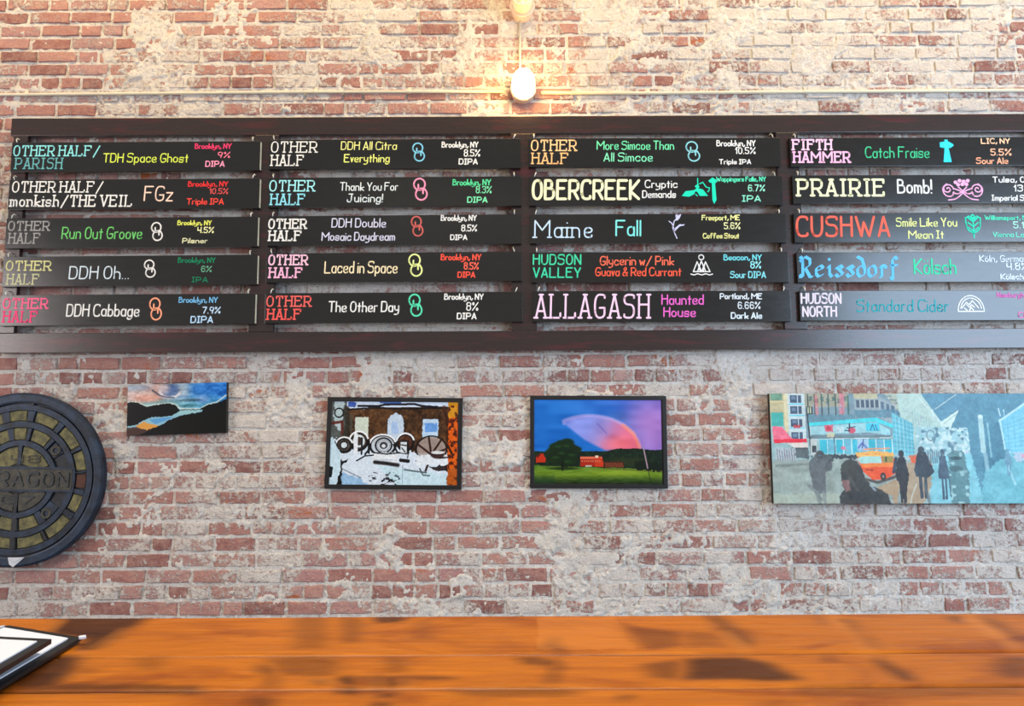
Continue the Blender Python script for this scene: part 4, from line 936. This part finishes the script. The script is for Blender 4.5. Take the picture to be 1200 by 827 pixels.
# dark towers right of centre
p.poly([(1380, 40), (1800, 40), (1700, 330), (1600, 430), (1640, 765), (1440, 765), (1360, 440), (1350, 270), (1240, 270)], (.34, .56, .64), 1, 3); p.poly([(1500, 240), (1560, 230), (1640, 600), (1560, 765), (1470, 765), (1430, 500)], (.28, .50, .58), .8, 6)
p.line([(1440, 200), (1445, 420)], 34, (.72, .85, .84), .9); p.line([(1485, 240), (1495, 460)], 12, (.55, .74, .78), .9); p.line([(1455, 440), (1468, 600)], 26, (.70, .84, .86), .7, True); p.ell(1440, 195, 17, 14, (.80, .90, .90), 1)
p.poly([(1560, 230), (1760, 90), (1830, 40), (2010, 40), (2010, 450), (1600, 430)], (.46, .76, .84), 1, 3)
for k in range(9): p.line([(1600, 240+k*24), (2010, 90+k*42)], 7, (.60, .84, .90), .6)
for k in range(10): p.line([(1620+k*40, 210-k*14), (1620+k*40, 430)], 5, (.36, .66, .78), .6)
p.line([(1570, 215), (1590, 410)], 9, (.75, .90, .92)); p.line([(1565, 225), (1740, 110), (1830, 70)], 14, (.75, .88, .90), .9); p.line([(1565, 140), (1575, 190)], 6, (.8, .9, .92)); p.line([(1600, 150), (1602, 185)], 5, (.78, .9, .92))
# street
p.poly([(35, 490), (500, 470), (900, 500), (1000, 460), (1000, 765), (35, 765)], (.60, .65, .62), 1, 8); p.noise(70, .05, 55, p.pmask([(35, 490), (1000, 470), (1000, 765), (35, 765)]), sy=30)
p.poly([(900, 520), (1010, 470), (1160, 500), (1000, 765), (880, 765)], (.70, .60, .48), .9, 8); p.poly([(1100, 460), (1360, 440), (1440, 765), (1060, 765)], (.52, .78, .82), .95, 10); p.poly([(1440, 560), (1620, 440), (2010, 500), (2010, 765), (1400, 765)], (.44, .72, .76), .9, 12)
p.noise(90, .05, 56, p.pmask([(1060, 460), (2010, 460), (2010, 765), (1060, 765)]), sy=45); p.rect(1650, 430, 2010, 490, (.80, .80, .86), .75, 12); p.rect(1700, 445, 2010, 470, (.88, .60, .66), .8, 8); p.line([(1620, 430), (1600, 520), (1640, 640)], 14, (.72, .88, .90), .7, True)
p.line([(60, 520), (430, 500)], 16, (.46, .50, .48), .7, True); p.rect(35, 700, 470, 765, (.70, .74, .66), .6, 12)
# cars
p.rect(430, 445, 620, 475, (.18, .20, .22), .9, 10); p.rect(335, 445, 440, 500, (.24, .26, .27), .8, 12); p.poly([(590, 430), (720, 420), (840, 432), (850, 450), (600, 460)], (.94, .70, .36), 1, 4); p.line([(650, 410), (820, 405)], 10, (.94, .60, .40), .9)
p.poly([(600, 470), (650, 445), (830, 440), (850, 480), (850, 570), (790, 605), (700, 615), (640, 560), (620, 520)], (.93, .34, .13), 1, 2); p.poly([(600, 475), (640, 450), (760, 448), (765, 500), (622, 505)], (.66, .84, .80)); p.poly([(770, 452), (840, 455), (840, 498), (772, 502)], (.62, .56, .30)); p.rect(785, 460, 800, 495, (.30, .34, .22)); p.poly([(600, 470), (640, 448), (845, 438), (848, 456), (640, 458)], (.96, .72, .36)); p.poly([(622, 505), (850, 498), (850, 525), (632, 530)], (.96, .52, .22))
p.ell(768, 590, 18, 26, (.16, .12, .12), 1); p.ell(768, 590, 8, 12, (.55, .50, .45), 1); p.line([(655, 610), (730, 628), (800, 608), (850, 590)], 18, (.24, .20, .18), .8, True); p.line([(660, 545), (700, 548)], 8, (.55, .15, .08)); p.poly([(955, 470), (1000, 450), (1000, 500), (960, 500)], (.92, .40, .22), .9); p.line([(955, 460), (1060, 455)], 20, (.90, .42, .26), .8, True)
# people
K = (.22, .24, .25)
p.poly([(300, 470), (330, 440), (350, 420), (380, 440), (400, 480), (425, 530), (400, 555), (385, 560), (385, 690), (340, 700), (300, 660), (280, 560), (280, 500)], (.38, .40, .41), .95, 5); p.ell(355, 445, 28, 26, (.30, .30, .31), .9); p.ell(410, 520, 24, 34, (.34, .36, .37), .9); p.line([(320, 690), (340, 760)], 26, (.48, .51, .50), .7, True); p.line([(370, 690), (375, 760)], 22, (.50, .53, .52), .7, True); p.line([(270, 650), (330, 700), (350, 740)], 18, (.46, .49, .49), .7, True)
p.poly([(485, 600), (490, 520), (520, 485), (560, 475), (600, 490), (630, 540), (650, 610), (690, 650), (790, 690), (830, 765), (470, 765), (475, 710), (505, 680)], (.23, .23, .22), 1, 5); p.ell(555, 545, 62, 66, (.25, .25, .23), 1); p.poly([(488, 610), (540, 615), (545, 680), (515, 690), (500, 650)], (.55, .40, .38), .9, 3); p.line([(545, 600), (600, 690)], 20, (.32, .32, .30), .7, True); p.line([(680, 645), (710, 680)], 14, (.66, .72, .76), .8, True); p.poly([(720, 660), (860, 610), (900, 640), (860, 700), (840, 765), (820, 720)], (.70, .58, .44), .9, 6); p.ell(640, 720, 120, 34, (.18, .18, .18), .8, .5)
def walker(cx, top, h, w, c, skirt=False):
    p.ell(cx, top+h*.06, w*.20, h*.07, c, 1); p.poly([(cx-w*.25, top+h*.12), (cx+w*.25, top+h*.12), (cx+w*.5, top+h*.45), (cx+w*.42, top+h*.58), (cx-w*.42, top+h*.58), (cx-w*.5, top+h*.45)], c, 1, 3)
    p.line([(cx-w*.14, top+h*.55), (cx-w*.12, top+h*.97)], w*.20, c); p.line([(cx+w*.18, top+h*.55), (cx+w*.14, top+h*.97)], w*.18, c)
walker(895, 420, 345, 92, (.17, .18, .20)); p.poly([(850, 570), (935, 570), (920, 700), (900, 765), (888, 700)], (.18, .17, .18), 1, 3); p.line([(860, 470), (840, 560)], 22, (.20, .25, .30))
walker(1030, 395, 340, 110, (.24, .28, .32)); p.poly([(990, 480), (1010, 420), (1060, 430), (1110, 560), (1060, 600), (1000, 590)], (.20, .24, .28), 1, 3); walker(1170, 415, 330, 74, (.27, .35, .42)); p.line([(1205, 560), (1215, 720)], 18, (.26, .38, .44), .9); p.line([(985, 640), (950, 720), (940, 765)], 10, (.80, .82, .74), .8); p.line([(1040, 640), (1065, 760)], 20, (.40, .44, .44), .7, True)
for k in range(7): p.line([(1075+k*14, 420+8*(k % 2)), (1078+k*14, 500)], 9, (.34, .42, .48), .7)
p.poly([(1205, 430), (1310, 425), (1340, 560), (1330, 765), (1215, 765)], (.34, .50, .52), .85, 10); p.blend(p.pmask([(1205, 430), (1320, 430), (1340, 765), (1215, 765)], 5)*sstep(.25, .6, vnoise(p.X, p.Y, 26, 57)), (.62, .78, .78)); p.ell(1255, 470, 40, 12, (.20, .30, .33), .8); p.ell(1255, 540, 46, 20, (.24, .36, .38), .7)
walker(1560+45, 410, 180, 50, (.42, .60, .68)); p.noise(14, .035, 58); p.noise(40, .03, 59, tint=(.6, 1, 1))
for k in range(160):
    rr = random.Random(500+k); x_, y_ = rr.uniform(300, 1350), rr.uniform(60, 450); p.rect(x_, y_, x_+rr.uniform(5, 16), y_+rr.uniform(5, 18), (rr.uniform(.3, .95), rr.uniform(.5, .95), rr.uniform(.6, .95)), .35) if k % 2 else None
picture('painted_canvas', [(901.5, 461.3), (1247.5, 460.6), (1255.5, 589.8), (906.8, 589.5)], 3.455, .028, p, M['canvas'], M['canvas_side'], 0,
        'wide unframed painting of a rainy city street with an orange taxi and pedestrians', 'painting', ['painted_face'])

# ------------------------------------------------------------------ manhole cover
MC = at(22, 561, 3.456); R0 = 99.5*3.456/F_PX*1.0
root = empty('manhole_cover', (MC.x, 3.456, MC.z), (math.radians(90), 0, 0))      # local z towards the room, local y up
tag(root, 'round blue-black cast iron manhole cover hung on the bricks at the left edge', 'manhole cover')
def iron(name, c1, c2, sc=18, rough=.5, metal=.35):
    t = NT(name); q = t.obj(); n = t.noise(q, sc, 6, .7); n2 = t.noise(q, 90, 4, .7)
    c = t.mix(t.math('MULTIPLY', t.math('SUBTRACT', n, .35, clamp=True), 3, clamp=True), c1, c2); c = t.mix(t.math('MULTIPLY', t.math('SUBTRACT', n2, .55, clamp=True), 3, clamp=True), c, lin((.22, .17, .15)))
    t.col(c); return t.done(rough, .5, metal, normal=t.bump(n2, .5, .003))
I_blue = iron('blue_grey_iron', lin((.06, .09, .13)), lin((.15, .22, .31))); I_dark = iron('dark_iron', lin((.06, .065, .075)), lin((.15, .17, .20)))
I_ochre = iron('ochre_paint', lin((.24, .24, .17)), lin((.50, .47, .29)), 30, .7, 0); I_plate = iron('brown_iron', lin((.17, .165, .15)), lin((.31, .30, .26)), 30, .6, .2); I_rust = iron('rust_iron', lin((.20, .10, .07)), lin((.32, .17, .10)), 30, .7, 0)
I_letter = iron('worn_letter_iron', lin((.12, .13, .14)), lin((.24, .26, .27)), 40)
u = R0/100.0
def lathe_part(name, prof, mat, n=96):
    bm = bmesh.new(); add_lathe(bm, [(r*u, z) for r, z in prof], n); return bm_obj(name, bm, mat, root, False)
lathe_part('cover_plate', [(0, -.030), (97, -.030), (99, -.026), (99, .0), (0, .0)], I_dark)
lathe_part('outer_rim', [(88.5, .0), (88.5, .012), (90.5, .0145), (97.5, .0145), (100, .010), (100, -.020), (88.5, -.020)], I_blue)
lathe_part('inner_rim', [(82.5, .0), (82.5, .010), (86.5, .010), (86.5, .0)], I_blue)
def sector(name, r0, r1, a0, a1, z0, z1, mat, bev=.8, n=None):
    """annular block; angles clockwise from the top in degrees"""
    n = n or max(3, int((a1-a0)/6)); bm = bmesh.new(); lo, hi = [], []
    def P(r, a, z): a = math.radians(a); return bm.verts.new((r*u*math.sin(a), r*u*math.cos(a), z))
    rows = []
    for k in range(n+1):
        a = a0+(a1-a0)*k/n; da = math.degrees(bev/((r0+r1)/2)); aa = a+(da if k == 0 else (-da if k == n else 0))
        rows.append([P(r0, a, z0), P(r0+bev, aa, z1), P(r1-bev, aa, z1), P(r1, a, z0)])
    for A_, B_ in zip(rows, rows[1:]):
        for j in range(3): bm.faces.new((A_[j], A_[j+1], B_[j+1], B_[j]))
    bm.faces.new(rows[0]); bm.faces.new(rows[-1][::-1]); return bm_obj(name, bm, mat, root)
# blue web between the cells: ring bands and radial spokes
lathe_part('ring_rib', [(80, 0), (80, .009), (82.4, .009), (82.4, .0)], I_blue)
lathe_part('ring_rib', [(60, 0), (60, .009), (66.5, .009), (66.5, .0)], I_blue)
lathe_part('ring_rib', [(38.5, 0), (38.5, .009), (44.5, .009), (44.5, .0)], I_blue)
OUT = [(-7.5, 11), (21.5, 11), (49.5, 11), (73, 9), (91, 7), (111, 8), (137, 12), (164.5, 12), (191.5, 12), (222, 12), (249, 9), (269, 7), (289, 9), (313, 11), (336, 11)]
for k, (a, hw) in enumerate(OUT):
    a2, hw2 = OUT[(k+1) % len(OUT)]; a2 += 360 if a2 < a else 0
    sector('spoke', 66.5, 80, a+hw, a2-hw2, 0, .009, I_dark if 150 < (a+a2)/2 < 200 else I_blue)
    sector('cell', 67.2, 79.4, a-hw+.6, a+hw-.6, 0, .0052, I_rust if k == 4 else I_ochre)
INN = [(-5, 11), (24, 12), (51, 9), (131, 10), (163, 12), (191, 11), (222, 12), (311, 9), (338, 11)]
for k, (a, hw) in enumerate(INN):
    sector('cell', 45.2, 59.3, a-hw+.8, a+hw-.8, 0, .0052, I_ochre if k not in (2, 3, 7) else I_blue)
    a2, hw2 = INN[(k+1) % len(INN)]; a2 += 360 if a2 < a else 0
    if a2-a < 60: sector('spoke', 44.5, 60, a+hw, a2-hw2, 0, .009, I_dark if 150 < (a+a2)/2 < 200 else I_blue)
for a in (51, 137, 223, 309):
    q = (53*u*math.sin(math.radians(a)), 53*u*math.cos(math.radians(a))); bm = bmesh.new(); add_lathe(bm, [(3.2*u, .004), (3.2*u, .0105), (5.6*u, .0105), (6.4*u, .004)], 20, Matrix.Translation((q[0], q[1], 0))); bm_obj('lifting_hole', bm, I_plate, root)
# half-round fields above and below the name plate
for s in (1, -1):
    for (a0, a1) in ((4, 66), (-66, -4)):
        b0, b1 = (a0, a1) if s > 0 else (180-a1, 180-a0); sector('field', 17, 37.5, b0, b1, 0, .0052, I_ochre if s > 0 else I_plate)
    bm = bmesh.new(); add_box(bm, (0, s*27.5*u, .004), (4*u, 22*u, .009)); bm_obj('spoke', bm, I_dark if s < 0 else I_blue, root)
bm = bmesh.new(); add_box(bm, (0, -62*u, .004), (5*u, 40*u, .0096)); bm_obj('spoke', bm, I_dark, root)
bm = bmesh.new(); add_box(bm, (4*u, 0, .0055), (118*u, 24*u, .0094), .001); nplate = bm_obj('name_plate', bm, I_plate, root)
for z_ in (13, -13):
    bm = bmesh.new(); add_box(bm, (4*u, z_*u, .006), (124*u, 2.4*u, .0125), .0008); bm_obj('plate_border', bm, I_blue, root)
bm = bmesh.new(); add_box(bm, (10*u, 92.5*u-4*u, .006), (3.5*u, 8*u, .012)); bm_obj('notch_lug', bm, I_dark, root)
# raised cast letters
def cast_text(txt, x0, x1, y0, cap, sw, z, name='cast_letter', mat=None, par=None):
    x = x0; pitch = (x1-x0)/len(txt)
    for k, ch in enumerate(txt):
        gl, wd = glyph(ch, 'b'); bm = bmesh.new(); sx = pitch*.66/max(wd, 3)
        for s in gl:
            pts = [((x0+k*pitch+pitch*.17+a*sx)*u, (y0+(b-2)*cap/7)*u, z) for a, b in s]
            for a_, b_ in zip(pts, pts[1:]):
                d = Vector(b_)-Vector(a_); L = d.length
                if L < 1e-7: continue
                add_box(bm, (Vector(a_)+Vector(b_))/2+Vector((0, 0, 1e-4*(len(bm.faces) % 17))), (L+sw*u*.7, sw*u, .005), 0, Matrix.Rotation(math.atan2(d.y, d.x), 4, 'Z'))
        bm_obj(name, bm, mat or I_letter, par or root)
cast_text('PARAGON', -60, 62, -7.5, 15, 2.4, .0112, par=nplate)
cast_text('48', -13, 27, 19, 8, 1.3, .0055, 'cast_number', I_plate); cast_text('67', -20, 24, -28, 8, 1.3, .0055, 'cast_number')
root.rotation_euler = (math.radians(90), math.radians(1.2), 0)
# folded white paper tucked under the cover
root = empty('paper_slip', at(18, 655, 3.437)); tag(root, 'small folded white paper slip stuck on the lower rim of the manhole cover', 'paper')
A, B, C, D_ = [at(*q, 3.4385)-root.location for q in ((9, 653), (28.5, 653), (15, 664.5), (10.5, 661))]
bm = bmesh.new(); o1 = Vector((0, .0012, 0)); f = [bm.verts.new(v) for v in (A, B, C, D_)]; g = [bm.verts.new(v+o1) for v in (A, B, C, D_)]
bm.faces.new(f); bm.faces.new(g[::-1]); [bm.faces.new((f[i], g[i], g[(i+1) % 4], f[(i+1) % 4])) for i in range(4)]
bm_obj('sheet', bm, M['paper'], root)
bm = bmesh.new(); A2, B2, C2 = [at(*q, 3.436)-root.location for q in ((9.5, 653), (28.3, 653.2), (16, 658.5))]
f = [bm.verts.new(v) for v in (A2, B2, C2)]; bm.faces.new(f); g = [bm.verts.new(v+o1) for v in (A2, B2, C2)]; bm.faces.new(g[::-1]); [bm.faces.new((f[i], g[i], g[(i+1) % 3], f[(i+1) % 3])) for i in range(3)]; bm_obj('folded_flap', bm, M['paper'], root)

# ------------------------------------------------------------------ table
TZ = 0.745
yE = onz(600, 720.3, TZ).y; cuts_px = [720.3, 766.2, 806.0]
ys = [onz(600, c, TZ).y for c in cuts_px]; ys += [ys[-1]-.115, ys[-1]-.23, ys[-1]-.345]
TX0, TX1 = -1.35, 1.35
tb = empty('table', (0, (ys[0]+ys[-1])/2, 0)); tag(tb, 'long varnished orange pine table of wide planks in front of the brick wall', 'table')
toff = Vector(tb.location)
def proj(P):
    d = P - np.array(CAM); r = np.array(R); up_ = np.array(U); f_ = np.array(Fw)
    z = d@f_; return CXP+F_PX*(d@r)/z, CYP-F_PX*(d@up_)/z
class TP(Paint):
    def __init__(s, PX, PY): s.X, s.Y = PX, PY; s.c = np.zeros(PX.shape+(3,)); s.px = 1
def z3(ox, pts): return [(ox+x/3.0, 690+y/3.0) for x, y in pts]
def soft(m, n=2):
    for _ in range(n):
        q = np.pad(m, 2, mode='edge'); m = sum(q[2:-2, i:i+m.shape[1]] for i in range(5))/5; q = np.pad(m, 1, mode='edge'); m = (q[:-2, 1:-1]+q[1:-1, 1:-1]+q[2:, 1:-1])/3
    return m
def tone_marks(PX, PY, y0m, y1m):  # darker and paler patches, streaks and knots laid into the plank colour
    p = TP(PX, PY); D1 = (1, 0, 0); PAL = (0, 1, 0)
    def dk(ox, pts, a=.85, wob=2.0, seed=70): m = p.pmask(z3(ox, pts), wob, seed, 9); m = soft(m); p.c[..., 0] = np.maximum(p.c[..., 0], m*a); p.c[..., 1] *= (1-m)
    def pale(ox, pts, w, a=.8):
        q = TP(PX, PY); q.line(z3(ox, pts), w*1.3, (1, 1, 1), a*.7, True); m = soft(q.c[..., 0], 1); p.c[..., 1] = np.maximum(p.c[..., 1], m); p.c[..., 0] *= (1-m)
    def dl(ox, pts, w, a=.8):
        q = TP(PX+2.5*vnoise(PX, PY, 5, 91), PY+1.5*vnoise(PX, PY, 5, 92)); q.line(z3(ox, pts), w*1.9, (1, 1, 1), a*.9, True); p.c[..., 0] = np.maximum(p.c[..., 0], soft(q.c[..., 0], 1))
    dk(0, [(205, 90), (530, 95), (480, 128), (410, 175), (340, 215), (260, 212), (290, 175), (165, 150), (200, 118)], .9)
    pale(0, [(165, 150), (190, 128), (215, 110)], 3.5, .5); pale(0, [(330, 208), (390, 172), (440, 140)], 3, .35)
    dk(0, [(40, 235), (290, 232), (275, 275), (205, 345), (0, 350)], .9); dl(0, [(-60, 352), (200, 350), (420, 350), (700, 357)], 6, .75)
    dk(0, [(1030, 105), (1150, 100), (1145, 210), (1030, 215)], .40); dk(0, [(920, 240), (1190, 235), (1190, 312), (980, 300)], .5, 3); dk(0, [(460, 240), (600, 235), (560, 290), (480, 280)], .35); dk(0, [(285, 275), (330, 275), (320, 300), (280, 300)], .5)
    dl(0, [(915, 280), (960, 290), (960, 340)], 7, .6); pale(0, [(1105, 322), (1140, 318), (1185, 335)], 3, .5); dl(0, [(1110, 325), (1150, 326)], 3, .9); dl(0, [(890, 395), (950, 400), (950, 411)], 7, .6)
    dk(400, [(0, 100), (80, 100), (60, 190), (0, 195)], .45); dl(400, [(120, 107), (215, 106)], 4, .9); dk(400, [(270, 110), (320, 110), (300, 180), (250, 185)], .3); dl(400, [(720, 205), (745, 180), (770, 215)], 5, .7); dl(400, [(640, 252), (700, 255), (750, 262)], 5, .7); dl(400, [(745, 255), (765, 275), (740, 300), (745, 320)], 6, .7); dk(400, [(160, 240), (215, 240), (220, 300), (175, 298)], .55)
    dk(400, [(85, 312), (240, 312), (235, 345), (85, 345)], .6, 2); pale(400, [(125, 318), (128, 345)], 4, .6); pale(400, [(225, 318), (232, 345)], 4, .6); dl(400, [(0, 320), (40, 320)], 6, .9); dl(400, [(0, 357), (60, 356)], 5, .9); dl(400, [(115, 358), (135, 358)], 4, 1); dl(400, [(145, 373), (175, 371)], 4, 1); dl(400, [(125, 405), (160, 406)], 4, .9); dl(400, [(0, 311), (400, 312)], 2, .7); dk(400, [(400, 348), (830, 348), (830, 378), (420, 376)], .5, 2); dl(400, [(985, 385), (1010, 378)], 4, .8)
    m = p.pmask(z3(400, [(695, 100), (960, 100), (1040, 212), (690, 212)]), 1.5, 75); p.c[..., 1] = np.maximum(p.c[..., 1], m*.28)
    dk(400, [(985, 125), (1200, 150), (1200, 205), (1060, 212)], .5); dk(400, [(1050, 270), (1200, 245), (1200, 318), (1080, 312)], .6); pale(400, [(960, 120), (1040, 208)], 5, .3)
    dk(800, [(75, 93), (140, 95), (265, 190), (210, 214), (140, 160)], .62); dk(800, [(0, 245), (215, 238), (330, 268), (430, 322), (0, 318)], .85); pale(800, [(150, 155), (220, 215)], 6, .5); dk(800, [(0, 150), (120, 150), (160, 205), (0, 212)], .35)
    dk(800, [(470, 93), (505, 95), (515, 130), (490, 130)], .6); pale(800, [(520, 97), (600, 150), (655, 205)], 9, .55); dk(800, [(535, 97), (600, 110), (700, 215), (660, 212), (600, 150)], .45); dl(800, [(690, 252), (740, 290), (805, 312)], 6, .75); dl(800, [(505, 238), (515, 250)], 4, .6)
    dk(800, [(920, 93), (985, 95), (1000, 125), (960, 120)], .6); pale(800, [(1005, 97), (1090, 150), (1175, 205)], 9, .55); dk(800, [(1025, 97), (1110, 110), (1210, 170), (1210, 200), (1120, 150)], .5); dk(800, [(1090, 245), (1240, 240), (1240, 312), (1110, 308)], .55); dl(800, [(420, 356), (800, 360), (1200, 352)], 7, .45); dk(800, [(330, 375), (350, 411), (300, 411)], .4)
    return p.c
def plank(y1, y0, k):
    """y1 far edge, y0 near edge"""
    g = .0016; y1, y0 = y1-g, y0+g; nx = 560; ny = max(8, int((y1-y0)/.0035))
    xs = np.linspace(TX0, TX1, nx); yv = np.linspace(y0, y1, ny); XX, YY = np.meshgrid(xs, yv)
    d = np.minimum(YY-y0, y1-YY); wav = .0007*vnoise(XX, YY*0+k, .05, 80+k)
    ZZ = TZ + .0012*vnoise(XX, YY, .35, 60+k) - .0055*(1-sstep(0, .0055, d+wav)) 
    V = np.stack([XX, YY, ZZ], 2)
    if k < 3: PX, PY = proj(V.reshape(-1, 3)); c = tone_marks(PX.reshape(ny, nx), PY.reshape(ny, nx), y0, y1)
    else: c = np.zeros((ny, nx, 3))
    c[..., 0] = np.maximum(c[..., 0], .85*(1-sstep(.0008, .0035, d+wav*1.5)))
    # skirt rows for thickness
    lo = V[:1].copy(); lo[..., 2] = TZ-.036; hi = V[-1:].copy(); hi[..., 2] = TZ-.036
    V2 = np.concatenate([lo, V, hi], 0); c2 = np.concatenate([c[:1], c, c[-1:]], 0)
    V2 = V2 - np.array(toff)
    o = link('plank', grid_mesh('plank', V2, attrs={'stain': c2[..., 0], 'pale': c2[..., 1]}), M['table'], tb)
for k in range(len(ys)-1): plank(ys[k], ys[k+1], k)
ym = (ys[0]+ys[-1])/2; dep = ys[0]-ys[-1]
for (cx, cy, sx, sy) in ((0, ys[0]-.07, 2.4, .03), (0, ys[-1]+.07, 2.4, .03), (-1.18, ym, .03, dep-.17), (1.18, ym, .03, dep-.17)):
    bm = bmesh.new(); add_box(bm, Vector((cx, cy, TZ-.085))-toff, (sx, sy, .095), .002); bm_obj('apron', bm, M['table'], tb)
for cx in (-1.2, 1.2):
    for cy in (ys[0]-.06, ys[-1]+.06):
        bm = bmesh.new(); add_box(bm, Vector((cx, cy, (TZ-.037)/2))-toff, (.08, .08, TZ-.037), .004); bm_obj('leg', bm, M['table'], tb)

# ------------------------------------------------------------------ menu folders on the table
def slab(name, pts, th, mat, parent, bev=0):
    """polygon (list of Vector, top face) given a thickness downwards"""
    bm = bmesh.new(); off = Vector(parent.location); t = [bm.verts.new(p-off) for p in pts]; b = [bm.verts.new(p-off-Vector((0, 0, th))) for p in pts]
    bm.faces.new(t); bm.faces.new(b[::-1]); n = len(pts)
    for i in range(n): bm.faces.new((t[i], b[i], b[(i+1) % n], t[(i+1) % n]))
    return bm_obj(name, bm, mat, parent)
def lz(px, py, dz): return onz(px, py, TZ+dz)
f1 = empty('menu_folder', lz(-10, 775, .0)); tag(f1, 'larger black folder with white sheets lying open under the smaller one on the table', 'menu folder', None)
P1, P2 = lz(10.5, 732.5, .020), lz(95.5, 746.5, .007); P3 = lz(-95, 862, .007); P4 = P3+(P1-P2)*1.0; P4.z = TZ+.020; L1 = P1+Vector((-.10, -.035, -.014)); L4 = P4+Vector((-.10, -.035, -.014))
slab('right_cover', [P1, P4, P3, P2], .0045, M['leather'], f1); slab('left_cover', [L1, L4, P4, P1], .0045, M['leather'], f1)
up = Vector((0, 0, .0025))
def inset(a, b, c, d, i0, i1, j0, j1):
    f = lambda s, t: (a*(1-s)+b*s)*(1-t)+(d*(1-s)+c*s)*t
    return [f(i0, j0), f(i1, j0), f(i1, j1), f(i0, j1)]
slab('paper_sheet', [q+up for q in inset(P1, P2, P3, P4, .03, .90, .055, .98)][::-1], .002, M['paper'], f1)
slab('paper_sheet', [q+up for q in inset(L1, P1, P4, L4, .06, .98, .02, .98)][::-1], .002, M['paper'], f1)
bm = bmesh.new(); tip = lz(96.5, 746.5, .010); add_box(bm, tip-Vector(f1.location), (.009, .008, .004), .001, Matrix.Rotation(.6, 4, 'Z')); bm_obj('curled_corner', bm, M['paper'], f1)
f2 = empty('menu_folder', lz(-60, 790, .022)); tag(f2, 'smaller black folder with a blank white sheet lying on the larger folder', 'menu folder')
Q2 = lz(60.5, 748.5, .030); Q1 = lz(-70, 742, .033); Q3 = lz(-90, 838, .030); Q4 = Q3+(Q1-Q2)
slab('cover', [Q1, Q4, Q3, Q2], .006, M['leather'], f2)
slab('paper_sheet', [q+Vector((0, 0, .002)) for q in inset(Q1, Q2, Q3, Q4, .02, .93, .07, .98)][::-1], .0016, M['paper'], f2)
